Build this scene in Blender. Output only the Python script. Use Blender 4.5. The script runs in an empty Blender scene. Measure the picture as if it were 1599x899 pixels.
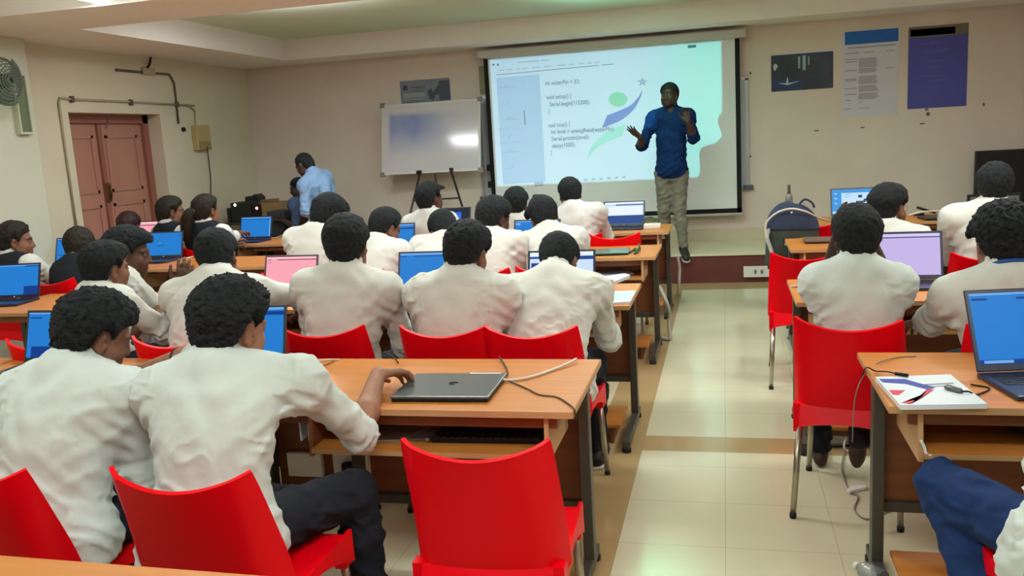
import bpy, bmesh, math, random
import numpy as np
from mathutils import Vector, Matrix
random.seed(7); rng = np.random.default_rng(7)
SC = bpy.context.scene; COL = SC.collection
# ------------------------------------------------------------------ camera
F, PI_, RO, YA, CH = 1368.2, .168196, .0590487, .2440768, 1.62
cy, sy = math.cos(YA), math.sin(YA)
fw = np.array([-sy*math.cos(PI_), cy*math.cos(PI_), -math.sin(PI_)])
_rt = np.array([cy, sy, 0.]); _dn = np.cross(fw, _rt)
_c, _s = math.cos(RO), math.sin(RO)
r2 = _c*_rt + _s*_dn; d2 = -_s*_rt + _c*_dn
CAM = np.array([0, 0, CH])
cam = bpy.data.objects.new('camera', bpy.data.cameras.new('camera')); COL.objects.link(cam)
M = Matrix.Identity(4)
for i in range(3):
    M[i][0], M[i][1], M[i][2], M[i][3] = r2[i], -d2[i], -fw[i], CAM[i]
cam.matrix_world = M
cam.data.sensor_width = 36; cam.data.lens = F/1599*36; cam.data.clip_start = .02
SC.camera = cam
def at(px, py, X=None, Y=None, Z=None):
    """the point of the place that the photograph shows at a pixel, on a real plane"""
    r = fw + r2*(px-799.5)/F + d2*(py-449.5)/F
    t = X/r[0] if X is not None else Y/r[1] if Y is not None else (Z-CH)/r[2]
    return CAM + r*t
# ------------------------------------------------------------------ materials
def lin(c):
    return tuple((x/255/12.92 if x/255 <= .04045 else ((x/255+.055)/1.055)**2.4) for x in c)
MAT = {}
def mat(name, rgb, rough=.5, spec=.5, metal=0, vary=.0, scale=8, bump=0, bscale=60, emit=None, estr=0, trans=0, srgb=True, stretch=None):
    if name in MAT: return MAT[name]
    m = bpy.data.materials.new(name); m.use_nodes = True; nt = m.node_tree
    b = nt.nodes['Principled BSDF']; c = lin(rgb) if srgb else rgb
    c = tuple(c); b.inputs['Base Color'].default_value = (*c, 1); b.inputs['Roughness'].default_value = rough
    b.inputs['Specular IOR Level'].default_value = spec; b.inputs['Metallic'].default_value = metal
    b.inputs['Transmission Weight'].default_value = trans
    tc = nt.nodes.new('ShaderNodeTexCoord'); vec = tc.outputs['Object']
    if stretch:
        mp = nt.nodes.new('ShaderNodeMapping'); mp.inputs['Scale'].default_value = stretch
        nt.links.new(vec, mp.inputs[0]); vec = mp.outputs[0]
    if vary:
        n = nt.nodes.new('ShaderNodeTexNoise'); n.inputs['Scale'].default_value = scale; n.inputs['Detail'].default_value = 5
        nt.links.new(vec, n.inputs['Vector'])
        rp = nt.nodes.new('ShaderNodeValToRGB')
        rp.color_ramp.elements[0].position = .3; rp.color_ramp.elements[1].position = .7
        rp.color_ramp.elements[0].color = (*[x*(1-vary) for x in c], 1); rp.color_ramp.elements[1].color = (*[min(1, x*(1+vary)) for x in c], 1)
        nt.links.new(n.outputs['Fac'], rp.inputs[0]); nt.links.new(rp.outputs[0], b.inputs['Base Color'])
    if bump:
        n = nt.nodes.new('ShaderNodeTexNoise'); n.inputs['Scale'].default_value = bscale; n.inputs['Detail'].default_value = 4
        nt.links.new(vec, n.inputs['Vector'])
        bp = nt.nodes.new('ShaderNodeBump'); bp.inputs['Strength'].default_value = bump; bp.inputs['Distance'].default_value = .01
        nt.links.new(n.outputs['Fac'], bp.inputs['Height']); nt.links.new(bp.outputs[0], b.inputs['Normal'])
    if emit:
        b.inputs['Emission Color'].default_value = (*lin(emit), 1); b.inputs['Emission Strength'].default_value = estr
    MAT[name] = m; return m
# ------------------------------------------------------------------ mesh builder
class MB:
    def __init__(s): s.v = []; s.f = []; s.m = []; s.sm = []
    def add(s, vs, fs, mi=0, smooth=False):
        o = len(s.v); s.v += [tuple(map(float, p)) for p in vs]
        for f in fs: s.f.append([i+o for i in f]); s.m.append(mi); s.sm.append(smooth)
        return s
    def box(s, x0, x1, y0, y1, z0, z1, mi=0, bev=0, xf=None):
        x0, x1 = min(x0, x1), max(x0, x1); y0, y1 = min(y0, y1), max(y0, y1); z0, z1 = min(z0, z1), max(z0, z1)
        if bev:
            bm = bmesh.new(); bmesh.ops.create_cube(bm, size=1)
            for v in bm.verts: v.co = ((x0+x1)/2+v.co.x*(x1-x0), (y0+y1)/2+v.co.y*(y1-y0), (z0+z1)/2+v.co.z*(z1-z0))
            bmesh.ops.bevel(bm, geom=bm.edges[:], offset=bev, segments=2, affect='EDGES', profile=.6)
            bm.verts.index_update(); vs = [v.co[:] for v in bm.verts]; fs = [[v.index for v in f.verts] for f in bm.faces]; bm.free()
        else:
            vs = [(x, y, z) for x in (x0, x1) for y in (y0, y1) for z in (z0, z1)]
            fs = [(0,1,3,2), (4,6,7,5), (0,4,5,1), (2,3,7,6), (0,2,6,4), (1,5,7,3)]
        if xf is not None: vs = [xf(p) for p in vs]
        return s.add(vs, fs, mi)
    def tube(s, pts, r, n=8, mi=0, r2=None, cap=True):
        P = [np.array(p, float) for p in pts]; R = [r]*len(P) if np.isscalar(r) else list(r)
        if r2 is not None: R = list(np.linspace(r, r2, len(P)))
        vs = []; fs = []; up = None
        for i, p in enumerate(P):
            t = P[min(i+1, len(P)-1)]-P[max(i-1, 0)]; t = t/(np.linalg.norm(t)+1e-9)
            if up is None: up = np.array([0, 0, 1.]) if abs(t[2]) < .9 else np.array([1., 0, 0])
            a = np.cross(t, up); a /= np.linalg.norm(a)+1e-9; b = np.cross(a, t); up = b
            for k in range(n):
                w = 2*math.pi*k/n; vs.append(p+R[i]*(math.cos(w)*a+math.sin(w)*b))
        for i in range(len(P)-1):
            for k in range(n):
                k2 = (k+1) % n; fs.append((i*n+k, i*n+k2, (i+1)*n+k2, (i+1)*n+k))
        if cap: fs.append(tuple(range(n))[::-1]); fs.append(tuple(range((len(P)-1)*n, len(P)*n)))
        return s.add(vs, fs, mi, True)
    def lathe(s, prof, c=(0, 0, 0), n=20, mi=0):
        vs = []; fs = []
        for (r, z) in prof:
            for k in range(n): w = 2*math.pi*k/n; vs.append((c[0]+r*math.cos(w), c[1]+r*math.sin(w), c[2]+z))
        for i in range(len(prof)-1):
            for k in range(n): k2 = (k+1) % n; fs.append((i*n+k, i*n+k2, (i+1)*n+k2, (i+1)*n+k))
        fs.append(tuple(range(n))[::-1]); fs.append(tuple(range((len(prof)-1)*n, len(prof)*n)))
        return s.add(vs, fs, mi, True)
    def prism(s, outline, depth_vec, mi=0):
        n = len(outline); a = [np.array(p, float) for p in outline]; b = [p+np.array(depth_vec, float) for p in a]
        fs = [tuple(range(n)), tuple(range(2*n-1, n-1, -1))]+[(i, i+n, (i+1) % n+n, (i+1) % n) for i in range(n)]
        return s.add(a+b, fs, mi)
    def quad(s, a, b, c, d, mi=0): return s.add([a, b, c, d], [(0, 1, 2, 3)], mi)
    def grid(s, fn, nu, nv, th, mi=0):
        """solid sheet of thickness th from fn(u,v) -> point, u,v in 0..1"""
        P = np.array([[fn(i/nu, j/nv) for j in range(nv+1)] for i in range(nu+1)], float)
        du = np.gradient(P, axis=0); dv = np.gradient(P, axis=1); N = np.cross(du, dv); N /= np.linalg.norm(N, axis=2, keepdims=True)+1e-9
        A = P+N*th/2; B = P-N*th/2; W = nv+1; o = (nu+1)*W
        vs = list(A.reshape(-1, 3))+list(B.reshape(-1, 3)); fs = []
        for i in range(nu):
            for j in range(nv):
                a, b, c, d = i*W+j, (i+1)*W+j, (i+1)*W+j+1, i*W+j+1
                fs += [(a, b, c, d), (a+o, d+o, c+o, b+o)]
        ed = [(i*W, (i+1)*W) for i in range(nu)]+[((i+1)*W+nv, i*W+nv) for i in range(nu)]+[(j+1, j) for j in range(nv)]+[(nu*W+j, nu*W+j+1) for j in range(nv)]
        s.add(vs, fs, mi, True)
        for a, b in ed: s.f.append([len(s.v)-2*o+q for q in (b, a, a+o, b+o)]); s.m.append(mi); s.sm.append(False)
        return s
    def build(s, name, mats, parent=None, loc=None):
        me = bpy.data.meshes.new(name); me.from_pydata(s.v, [], s.f); me.update()
        for m in (mats if isinstance(mats, (list, tuple)) else [mats]): me.materials.append(m)
        me.polygons.foreach_set('material_index', s.m); me.polygons.foreach_set('use_smooth', s.sm)
        bm = bmesh.new(); bm.from_mesh(me); bmesh.ops.recalc_face_normals(bm, faces=bm.faces[:]); bm.to_mesh(me); bm.free()
        o = bpy.data.objects.new(name, me); COL.objects.link(o)
        if parent is not None: o.parent = parent
        if loc is not None: o.location = loc
        return o
def smooth_edges(o, ang=40):
    me = o.data
    me.polygons.foreach_set('use_smooth', [True]*len(me.polygons))
    me.set_sharp_from_angle(angle=math.radians(ang))
    return o
def tag(o, label, cat, group=None):
    o['label'] = label; o['category'] = cat
    if group: o['group'] = group
    return o
def thing(name, label, cat, loc=(0, 0, 0), rz=0, group=None):
    o = bpy.data.objects.new(name, None); COL.objects.link(o); o.empty_display_size = .1
    o.location = loc; o.rotation_euler = (0, 0, rz); return tag(o, label, cat, group)
def struct(o): o['kind'] = 'structure'; return o
KIDS = {}
def dup(root, loc, rz, label, group=None):
    r = root.copy(); COL.objects.link(r); r.location = loc; r.rotation_euler = (0, 0, rz); r['label'] = label
    if group: r['group'] = group
    def rec(a, b):
        for ch in [c for c in COL.objects if c.parent == a]:
            c = ch.copy(); COL.objects.link(c); c.parent = b; rec(ch, c)
    rec(root, r); return r
def bez(pts, n=10):
    """smooth curve through points (Catmull-Rom)"""
    P = [np.array(p, float) for p in pts]; P = [2*P[0]-P[1]]+P+[2*P[-1]-P[-2]]; out = []
    for i in range(1, len(P)-2):
        for k in range(n):
            t = k/n; a, b, c, d = P[i-1:i+3]
            out.append(.5*((2*b)+(c-a)*t+(2*a-5*b+4*c-d)*t*t+(3*b-a-3*c+d)*t**3))
    out.append(P[-2]); return out
# ------------------------------------------------------------------ room
WY, WX, RX, BY = 10.55, -6.0, 3.55, -2.6            # front wall, left wall, right wall, back wall
SOF, CEIL = 2.71, 2.95
wallm = mat('cream_wall_paint', (218, 203, 188), .75, .25, vary=.03, scale=2, bump=.03, bscale=30)
wallm2 = mat('pale_olive_wall_paint', (212, 203, 178), .75, .25, vary=.03, scale=2, bump=.03, bscale=30)
ceilm = mat('white_ceiling_paint', (240, 233, 226), .8, .2, vary=.02, scale=2)
recm = mat('recess_ceiling_paint', (212, 220, 196), .8, .2, vary=.03, scale=1.5)
struct(MB().box(WX-.2, RX+.2, WY, WY+.2, 0, CEIL+.1).build('wall_front', wallm))
struct(MB().box(RX, RX+.2, BY, WY, 0, CEIL+.1).build('wall_right', wallm))
struct(MB().box(WX-.2, RX+.2, BY-.2, BY, 0, CEIL+.1).build('wall_back', wallm))
DY0, DY1, DZ = 7.22, 8.62, 2.11                       # door recess in the left wall
w = MB(); w.box(WX-.35, WX, BY, DY0, 0, CEIL+.1); w.box(WX-.35, WX, DY1, WY, 0, CEIL+.1); w.box(WX-.35, WX, DY0, DY1, DZ, CEIL+.1)
w.box(WX-.4, WX-.32, DY0-.1, DY1+.1, 0, DZ+.1)
struct(w.build('wall_left', wallm2))
pm = mat('pale_pillar_paint', (205, 206, 184), .7, .3, vary=.02, scale=2)
struct(MB().box(WX, -5.84, 5.2, 6.62, 0, SOF, bev=.01).build('trim_1', pm))         # pillar against the left wall
struct(MB().box(WX-.2, RX+.2, BY, WY, CEIL, CEIL+.1).build('ceiling', recm))
struct(MB().box(WX, RX, 9.97, WY, SOF, CEIL).build('trim_2', ceilm))
struct(MB().box(WX, -5.12, BY, 9.97, SOF, CEIL).build('trim_3', ceilm))
struct(MB().box(-5.12, RX, 5.58, 6.42, SOF, CEIL).build('trim_4', ceilm))
struct(MB().box(2.9, RX, 6.42, 9.97, SOF, CEIL).build('trim_5', ceilm))
# floor: cream tiles with grey joints and a tan border course round the aisle
fm = bpy.data.materials.new('glossy_cream_floor_tiles'); fm.use_nodes = True; nt = fm.node_tree; N = nt.nodes; Lk = nt.links
b = N['Principled BSDF']; b.inputs['Roughness'].default_value = .13; b.inputs['Specular IOR Level'].default_value = .6
tc = N.new('ShaderNodeTexCoord'); sp = N.new('ShaderNodeSeparateXYZ'); Lk.new(tc.outputs['Object'], sp.inputs[0])
def mth(op, a, bb=None, c=None):
    n = N.new('ShaderNodeMath'); n.operation = op
    for i, x in enumerate((a, bb, c)):
        if x is None: continue
        if isinstance(x, (int, float)): n.inputs[i].default_value = x
        else: Lk.new(x, n.inputs[i])
    return n.outputs[0]
def band(x, lo, hi): return mth('MULTIPLY', mth('GREATER_THAN', x, lo), mth('LESS_THAN', x, hi))
X_, Y_ = sp.outputs[0], sp.outputs[1]
def joint(x, off, pitch=.421, wd=.0035):
    q = mth('MODULO', mth('ADD', x, 42.1*4-off), pitch); return mth('MAXIMUM', mth('LESS_THAN', q, wd), mth('GREATER_THAN', q, pitch-.0002))
jt = mth('MAXIMUM', joint(X_, -.024), joint(Y_, 4.13))
tan = mth('MAXIMUM', band(X_, -.70, -.44), band(X_, 2.1, 2.36))
tan = mth('MAXIMUM', tan, band(Y_, 4.335, 4.56)); tan = mth('MAXIMUM', tan, band(Y_, 8.96, 9.34))
ns = N.new('ShaderNodeTexNoise'); ns.inputs['Scale'].default_value = 3; ns.inputs['Detail'].default_value = 6; Lk.new(tc.outputs['Object'], ns.inputs['Vector'])
def mixc(f, a, bb):
    n = N.new('ShaderNodeMix'); n.data_type = 'RGBA'
    Lk.new(f, n.inputs[0])
    for i, x in ((6, a), (7, bb)):
        if isinstance(x, tuple): n.inputs[i].default_value = (*x, 1)
        else: Lk.new(x, n.inputs[i])
    return n.outputs[2]
base = mixc(ns.outputs['Fac'], lin((205, 198, 165)), lin((214, 208, 178)))
tanc = mixc(ns.outputs['Fac'], lin((168, 140, 98)), lin((184, 156, 112)))
colr = mixc(tan, base, tanc); colr = mixc(mth('MULTIPLY', jt, .45), colr, lin((140, 136, 112)))
Lk.new(colr, b.inputs['Base Color'])
struct(MB().box(WX-.4, RX, BY, WY, -.1, 0).build('floor', fm))
# stage
stm = mat('maroon_stage_face', (98, 48, 44), .45, .4, vary=.12, scale=5)
stt = mat('cream_stage_tile', (214, 208, 174), .2, .5, vary=.04, scale=3)
st = MB(); st.box(-2.72, RX, 9.35, WY, 0, .29); st.box(-2.72, RX, 9.335, WY, .29, .314, 1)
struct(st.build('trim_6', [stm, stt]))
skm = mat('cream_skirting', (200, 190, 160), .35, .4)
struct(MB().box(-2.72, RX, WY-.015, WY, .314, .44).build('baseboard_front', skm))
struct(MB().box(WX, -2.72, WY-.015, WY, 0, .11).build('baseboard_corner', skm))
so = thing('socket_plate', 'wide white socket plate on the maroon stage face', 'socket', (0, 0, 0))
a_, b_ = at(1161, 416, Y=9.33), at(1202, 432, Y=9.33)
wp = mat('white_plastic', (232, 230, 222), .35, .5)
gp = mat('grey_plastic', (120, 120, 118), .5, .4)
MB().box(a_[0], b_[0], 9.32, 9.35, b_[2], a_[2], bev=.004).build('plate', wp, so)
for k in range(2):
    x = a_[0]+(b_[0]-a_[0])*(.45+.25*k); mz = (a_[2]+b_[2])/2
    MB().box(x-.012, x+.012, 9.314, 9.321, mz-.02, mz+.02, bev=.002).build('socket', gp, so)
# door_1: pink-brown double door set back in the recess
dm = mat('pinkish_brown_door', (176, 124, 106), .5, .4, vary=.06, scale=4, stretch=(1, 1, .15))
dm2 = mat('darker_door_frame', (146, 92, 76), .5, .4, vary=.06, scale=4)
dr = bpy.data.objects.new('door_1', None); COL.objects.link(dr); dr['kind'] = 'structure'
fx = WX-.2
f = MB(); f.box(fx-.06, fx+.04, DY0, DY0+.07, 0, DZ); f.box(fx-.06, fx+.04, DY1-.09, DY1, 0, DZ); f.box(fx-.06, fx+.04, DY0, DY1, DZ-.09, DZ)
f.build('door_frame', dm2, dr)
ym = (DY0+DY1)/2-.08
for (y0, y1) in ((DY0+.072, ym-.003), (ym+.003, DY1-.092)):
    l = MB(); l.box(fx-.04, fx, y0, y1, .01, DZ-.092)
    for (z0, z1) in ((.15, .62), (.74, 1.2), (1.32, 1.9)):
        g = .09
        l.box(fx, fx+.012, y0+g, y1-g, z0, z0+.03); l.box(fx, fx+.012, y0+g, y1-g, z1-.03, z1)
        l.box(fx, fx+.012, y0+g, y0+g+.03, z0, z1); l.box(fx, fx+.012, y1-g-.03, y1-g, z0, z1)
    l.build('door_leaf', dm, dr)
MB().box(fx, fx+.03, ym-.03, ym+.03, .01, DZ-.1, bev=.006).build('meeting_stile', dm2, dr)
hm = mat('dull_brass', (120, 84, 50), .4, .5, metal=.6)
h = MB(); h.box(fx+.03, fx+.045, ym-.035, ym+.035, 1.22, 1.42, bev=.004); h.tube([(fx+.06, ym, 1.25), (fx+.075, ym, 1.32), (fx+.06, ym, 1.39)], .01)
h.build('door_handle', hm, dr)
bl = MB(); p = at(167, 193, X=fx+.03); bl.box(fx+.028, fx+.04, p[1]-.01, p[1]+.01, p[2]-.05, p[2]+.05, bev=.003)
bl.build('door_bolt', mat('steel', (190, 190, 185), .25, .5, metal=1), dr)
# ------------------------------------------------------------------ wiring on the left wall
cdm = mat('beige_conduit', (168, 158, 132), .5, .4); cdd = mat('dark_conduit', (92, 84, 58), .55, .4); blk = mat('black_plastic', (22, 22, 24), .45, .4)
def on_left(px, py, d=.015): p = at(px, py, X=WX+d); return p
c = thing('wall_conduit', 'thin conduit running over the door recess and down its left side', 'conduit')
pts = [on_left(119, 352), on_left(101, 225), on_left(92, 160), on_left(94, 154)]
MB().tube(pts, .011, 6).build('vertical_pipe', cdm, c)
MB().tube([on_left(93, 153), on_left(112, 155), on_left(203, 159), on_left(303, 165)], .012, 6).build('horizontal_pipe', cdm, c)
for px, py in ((112, 155), (204, 160), (276, 163)):
    p = on_left(px, py); MB().box(WX, WX+.035, p[1]-.02, p[1]+.02, p[2]-.03, p[2]+.03, bev=.006).build('clamp', cdd, c)
MB().tube(bez([on_left(292, 163, .02), on_left(304, 172, .02), on_left(305, 181, .02), on_left(306, 196, .02)]), .008, 6).build('cable_tail', cdm, c)
c = thing('wall_conduit', 'conduit stub high on the left wall above the door with a black cable', 'conduit')
MB().tube([on_left(181, 109), on_left(226, 113)], .014, 6).build('left_stub', cdd, c)
MB().tube([on_left(237, 114), on_left(264, 116), on_left(268, 122), on_left(272, 130), on_left(275, 155), on_left(279, 193)], .012, 6).build('bent_pipe', cdd, c)
MB().tube(bez([on_left(230, 106, .03), on_left(234, 99, .04), on_left(236, 84, .03)]), .012, 6).build('black_cable', blk, c)
MB().box(WX, WX+.03, on_left(222, 113)[1], on_left(241, 113)[1], on_left(230, 117)[2], on_left(230, 106)[2], bev=.004).build('junction_box', cdm, c)
p = on_left(287, 202); tag(MB().lathe([(.0, .0), (.028, .002), (.022, .03), (0, .034)], n=10).build('wall_stud', blk), 'small black knob on the left wall beside the beige switch box', 'stud').matrix_world = Matrix.Translation(Vector((WX, p[1], p[2]))) @ Matrix.Rotation(math.pi/2, 4, 'Y')
sb = thing('switch_box', 'beige switch box on the wall to the right of the door', 'switch box')
p0, p1 = on_left(299, 196), on_left(325, 234)
sbm = mat('yellowed_plastic', (178, 160, 108), .5, .4)
MB().box(WX, WX+.07, p0[1], p1[1], p1[2], p0[2], bev=.01).build('box', sbm, sb)
MB().box(WX+.07, WX+.085, p0[1]+.03, p1[1]-.03, p1[2]+.02, p1[2]+.1, bev=.004).build('switch_panel', mat('yellowed_plastic_dark', (150, 134, 92), .5, .4), sb)
c = tag(MB().tube(bez([on_left(323, 228, .09), on_left(326, 250, .03), on_left(329, 280, .02), on_left(329, 312, .02)]), .006, 6).build('hanging_wire', mat('brown_wire', (80, 62, 48), .6, .3)), 'thin brown wire hanging down the wall from the beige switch box', 'wire')
# wall fan on the pillar
fan = thing('wall_fan', 'grey-green wall fan with long mounting plate on the left pillar', 'fan')
fx = -5.84
fc = at(7, 126, X=-5.60); fcg = mat('grey_green_metal', (100, 112, 92), .45, .5, vary=.1, scale=6)
fpl = mat('green_translucent_plate', (104, 118, 84), .35, .5, vary=.1, scale=5)
pa, pb, pc = at(22, 150, X=fx+.03), at(49, 207, X=fx+.03), at(36, 122, X=fx+.03)
y0, y1 = at(32, 205, X=fx+.03)[1], pb[1]
zt, zb = at(36, 118, X=fx+.03)[2], pb[2]
MB().box(fx, fx+.035, y0, y1, zb, zt, bev=.004).build('mounting_plate', fpl, fan)
e = MB()
for (ya, yb, za, zb2) in ((y0-.012, y0+.004, zb, zt), (y1-.004, y1+.012, zb, zt), (y0-.012, y1+.012, zb-.014, zb+.004)): e.box(fx, fx+.05, ya, yb, za, zb2, bev=.002)
e.build('plate_border', mat('pale_edge', (196, 202, 176), .4, .5), fan)
R = .175
fy, fz = fc[1], fc[2]
cg = MB()
for q in range(7):
    rr = R*(1-.13*q)
    xx = fc[0]+.07*math.sqrt(max(0, 1-(rr/R)**2))
    cg.tube([(xx, fy+rr*math.cos(a), fz+rr*math.sin(a)) for a in np.linspace(0, 2*math.pi, 28)], .005 if q else .011, 5, cap=False)
for a in np.linspace(0, 2*math.pi, 24, endpoint=False):
    cg.tube([(fc[0]+.07*math.sqrt(1-t*t), fy+R*t*math.cos(a), fz+R*t*math.sin(a)) for t in (.1, .4, .7, .9, 1)], .003, 4)
    cg.tube([(fc[0]-.07*math.sqrt(1-t*t), fy+R*t*math.cos(a), fz+R*t*math.sin(a)) for t in (.3, .7, .9, 1)], .003, 4)
cg.build('cage', fcg, fan)
for k in range(3):
    a0 = k*2*math.pi/3+.4
    def bf(u, v, a0=a0):
        a = a0+(u-.5)*1.4*(.5+.5*v); rr = .03+.17*v
        return (fc[0]+.03*(u-.5), fy+rr*math.cos(a), fz+rr*math.sin(a))
    MB().grid(bf, 8, 5, .004).build('blade', fcg, fan)
MB().tube([(fc[0]+.03, fy, fz), (fc[0]-.12, fy, fz)], .055, 14).tube([(fc[0]-.1, fy, fz), (fc[0]-.13, fy+.01, fz-.1), (fx+.02, fy+.04, fz-.16)], .025, 8).build('motor', mat('dark_grey_green', (70, 80, 66), .5, .4), fan)
# ------------------------------------------------------------------ things on the front wall
def flat(name, label, cat, x0, y0, x1, y1, mats, yp=WY-.004, th=.004, marks=(), group=None, fmat=None):
    """a sheet on the wall between two photo corners; marks = (u0,v0,u1,v1,material index)"""
    A, B = at(x0, y0, Y=yp), at(x1, y1, Y=yp); m = MB().box(A[0], B[0], yp, yp+th, B[2], A[2])
    for (u0, v0, u1, v1, mi) in marks:
        m.box(A[0]+(B[0]-A[0])*u0, A[0]+(B[0]-A[0])*u1, yp-.0012, yp, A[2]+(B[2]-A[2])*v1, A[2]+(B[2]-A[2])*v0, mi)
    return tag(m.build(name, mats), label, cat, group), A, B
pw = mat('pale_paper', (208, 204, 212), .6, .3); pb_ = mat('poster_blue', (10, 96, 178), .5, .4); pt = mat('poster_grey_print', (160, 154, 164), .6, .3)
mk = [(.05, .005, .99, .155, 1), (.1, .185, .95, .2, 2)]
for (v, ws) in ((.25, (.05, .3)), (.25, (.4, .58)), (.25, (.78, .92))): mk.append((ws[0], v, ws[1], v+.012, 2))
for v in (.32, .35, .45, .55, .57, .66, .73, .8, .9): mk.append((.05, v, .27 if v < .8 else .17, v+.012, 2))
for v0, v1 in ((.32, .42), (.44, .48), (.53, .62), (.64, .71), (.73, .8)):
    v = v0
    while v < v1: mk.append((.3, v, .6+.06*random.random(), v+.014, 2)); v += .019
mk += [(.3, .83, .36, .84, 2), (.3, .9, .5, .91, 2), (.78, .45, .9, .46, 2)]
flat('wall_poster', 'pale timetable poster with a solid blue heading band', 'poster', 1315, 50, 1402, 178, [pw, pb_, pt], marks=mk)
pv = mat('poster_violet_blue', (78, 80, 160), .55, .35, vary=.06, scale=6); pv2 = mat('poster_violet_light', (96, 96, 170), .55, .3); pgr = mat('poster_olive', (120, 110, 86), .5, .3)
mk = [(0, 0, 1, .13, 2), (.03, .03, .78, .115, 3), (.05, .04, .17, .11, 2)]
for v in (.19, .21, .29, .31, .42, .5, .6, .66): mk.append((.2+.2*random.random(), v, .5+.25*random.random(), v+.012, 1))
flat('wall_poster', 'violet-blue poster with a pale header strip, rightmost poster on the front wall', 'poster', 1419, 43, 1509, 165, [pv, pv2, pgr, pw], marks=mk)
pd = mat('poster_dark_teal', (44, 52, 62), .4, .4, vary=.35, scale=5); pdb = mat('poster_deep_blue', (22, 52, 96), .4, .4); plw = mat('poster_light_streak', (150, 176, 178), .5, .3)
o, A, B = flat('wall_poster', 'dark wide poster with a small white emblem and light streaks', 'poster', 1204, 87, 1301, 137, [pd, pdb, plw], marks=[(.02, .7, .5, .97, 1), (.0, .0, 1, .05, 1), (.44, .08, .47, .4, 2), (.51, .06, .56, .46, 2), (.6, .1, .62, .32, 2)])
m = MB(); W_, H_ = B[0]-A[0], A[2]-B[2]
def pp(u, v): return (A[0]+W_*u, WY-.0075, A[2]-H_*v)
m.prism([pp(.035, .27), pp(.075, .22), pp(.11, .3), pp(.06, .44), pp(.04, .38)], (0, .002, 0)); m2 = MB(); m2.prism([pp(.1, .77), pp(.26, .79), pp(.47, .75), pp(.26, .84)], (0, .002, 0)); m2.prism([pp(.24, .775), pp(.27, .6), pp(.28, .79)], (0, .0021, 0))
PWH = mat('poster_white', (190, 200, 200), .5, .3); m2.build('printed_aircraft', PWH, o)
PWH = mat('poster_white', (190, 200, 200), .5, .3); m.build('printed_emblem', PWH, o)
pg = mat('poster_grey_blue', (120, 126, 136), .45, .4, vary=.15, scale=6); pgd = mat('poster_slate', (66, 74, 88), .45, .4); pgl = mat('poster_mist', (150, 156, 160), .5, .4)
o, A, B = flat('wall_poster', 'grey poster with a dark winged shape above the whiteboard on the easel', 'poster', 624, 127, 704, 157, [pg, pgd, pgl], marks=[(.05, .55, .5, .75, 2), (.03, .8, .45, .86, 2), (.2, .3, .5, .33, 1), (.06, .2, .15, .42, 1), (.78, .1, 1, .95, 1)])
W_, H_ = B[0]-A[0], A[2]-B[2]
m = MB(); m.prism([pp(.55, .5), pp(.62, .4), pp(.66, .6), pp(.78, .25), pp(.86, .3), pp(.8, .65), pp(.7, .72), pp(.66, .95), pp(.58, .85)], (0, .002, 0)); m.build('printed_shape', pgd, o)
# fixed whiteboard behind the projection screen
wb = thing('wall_whiteboard', 'large fixed whiteboard mostly hidden behind the projection screen', 'whiteboard')
a_ = at(747, 152, Y=WY-.03); b_ = at(1168, 290, Y=WY-.03)
al = mat('brushed_aluminium', (170, 172, 176), .35, .5, metal=.7)
wbm = mat('whiteboard_surface', (190, 192, 200), .25, .5)
MB().box(a_[0], b_[0], WY-.03, WY, b_[2], a_[2]).build('board', wbm, wb)
m = MB(); m.box(a_[0]-.015, a_[0]+.02, WY-.04, WY, b_[2], a_[2]); m.box(b_[0]-.02, b_[0]+.015, WY-.04, WY, b_[2], a_[2]); m.box(a_[0]-.015, b_[0]+.015, WY-.04, WY, a_[2]-.02, a_[2]+.015)
m.build('board_frame', al, wb)
for x in (a_[0], b_[0]): MB().box(x-.05, x+.06, WY-.07, WY, b_[2]-.04, b_[2]+.01, bev=.006).build('tray_end', mat('slate_plastic', (74, 78, 96), .5, .4), wb)
MB().box(a_[0]+.06, b_[0]-.05, WY-.06, WY, b_[2]-.025, b_[2], bev=.004).build('pen_tray', al, wb)
pe = tag(MB().box(at(747, 103, Y=WY-.01)[0], at(760, 103, Y=WY-.01)[0]+.25, WY-.01, WY, at(752, 147, Y=WY-.01)[2], at(752, 103, Y=WY-.01)[2]).build('wall_poster', mat('poster_sage', (150, 152, 116), .6, .3, vary=.1, scale=12)), 'sage poster partly hidden behind the left edge of the screen', 'poster')
# pale tape scraps and nails on the wall
for i, (x, y, wd, hh, lab) in enumerate(((1275, 204, 7, 2, 'scrap of tape on the wall below the dark wide poster'), (1347, 199, 6, 2, 'scrap of tape on the wall below the pale timetable poster'), (1447, 171, 5, 3, 'scrap of tape touching the lower edge of the violet-blue poster'), (1449, 178, 5, 5, 'dark square scrap stuck just below the violet-blue poster'), (1440, 193, 7, 2, 'faint tape scrap lowest under the violet-blue poster'), (1172, 114, 3, 4, 'small nail on the wall right of the screen top'), (1536, 163, 3, 5, 'small nail on the wall right of the violet-blue poster'), (1172, 244, 3, 3, 'small nail on the wall beside the lower right of the screen'))):
    p = at(x, y, Y=WY); s = .0036
    tag(MB().box(p[0]-wd*s, p[0]+wd*s, WY-.006, WY, p[2]-hh*s, p[2]+hh*s, bev=.002).build('wall_nail' if 'nail' in lab else 'wall_tape', mat('scrap_grey', (110, 100, 92), .6, .3)), lab, 'nail' if 'nail' in lab else 'tape')
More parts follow.
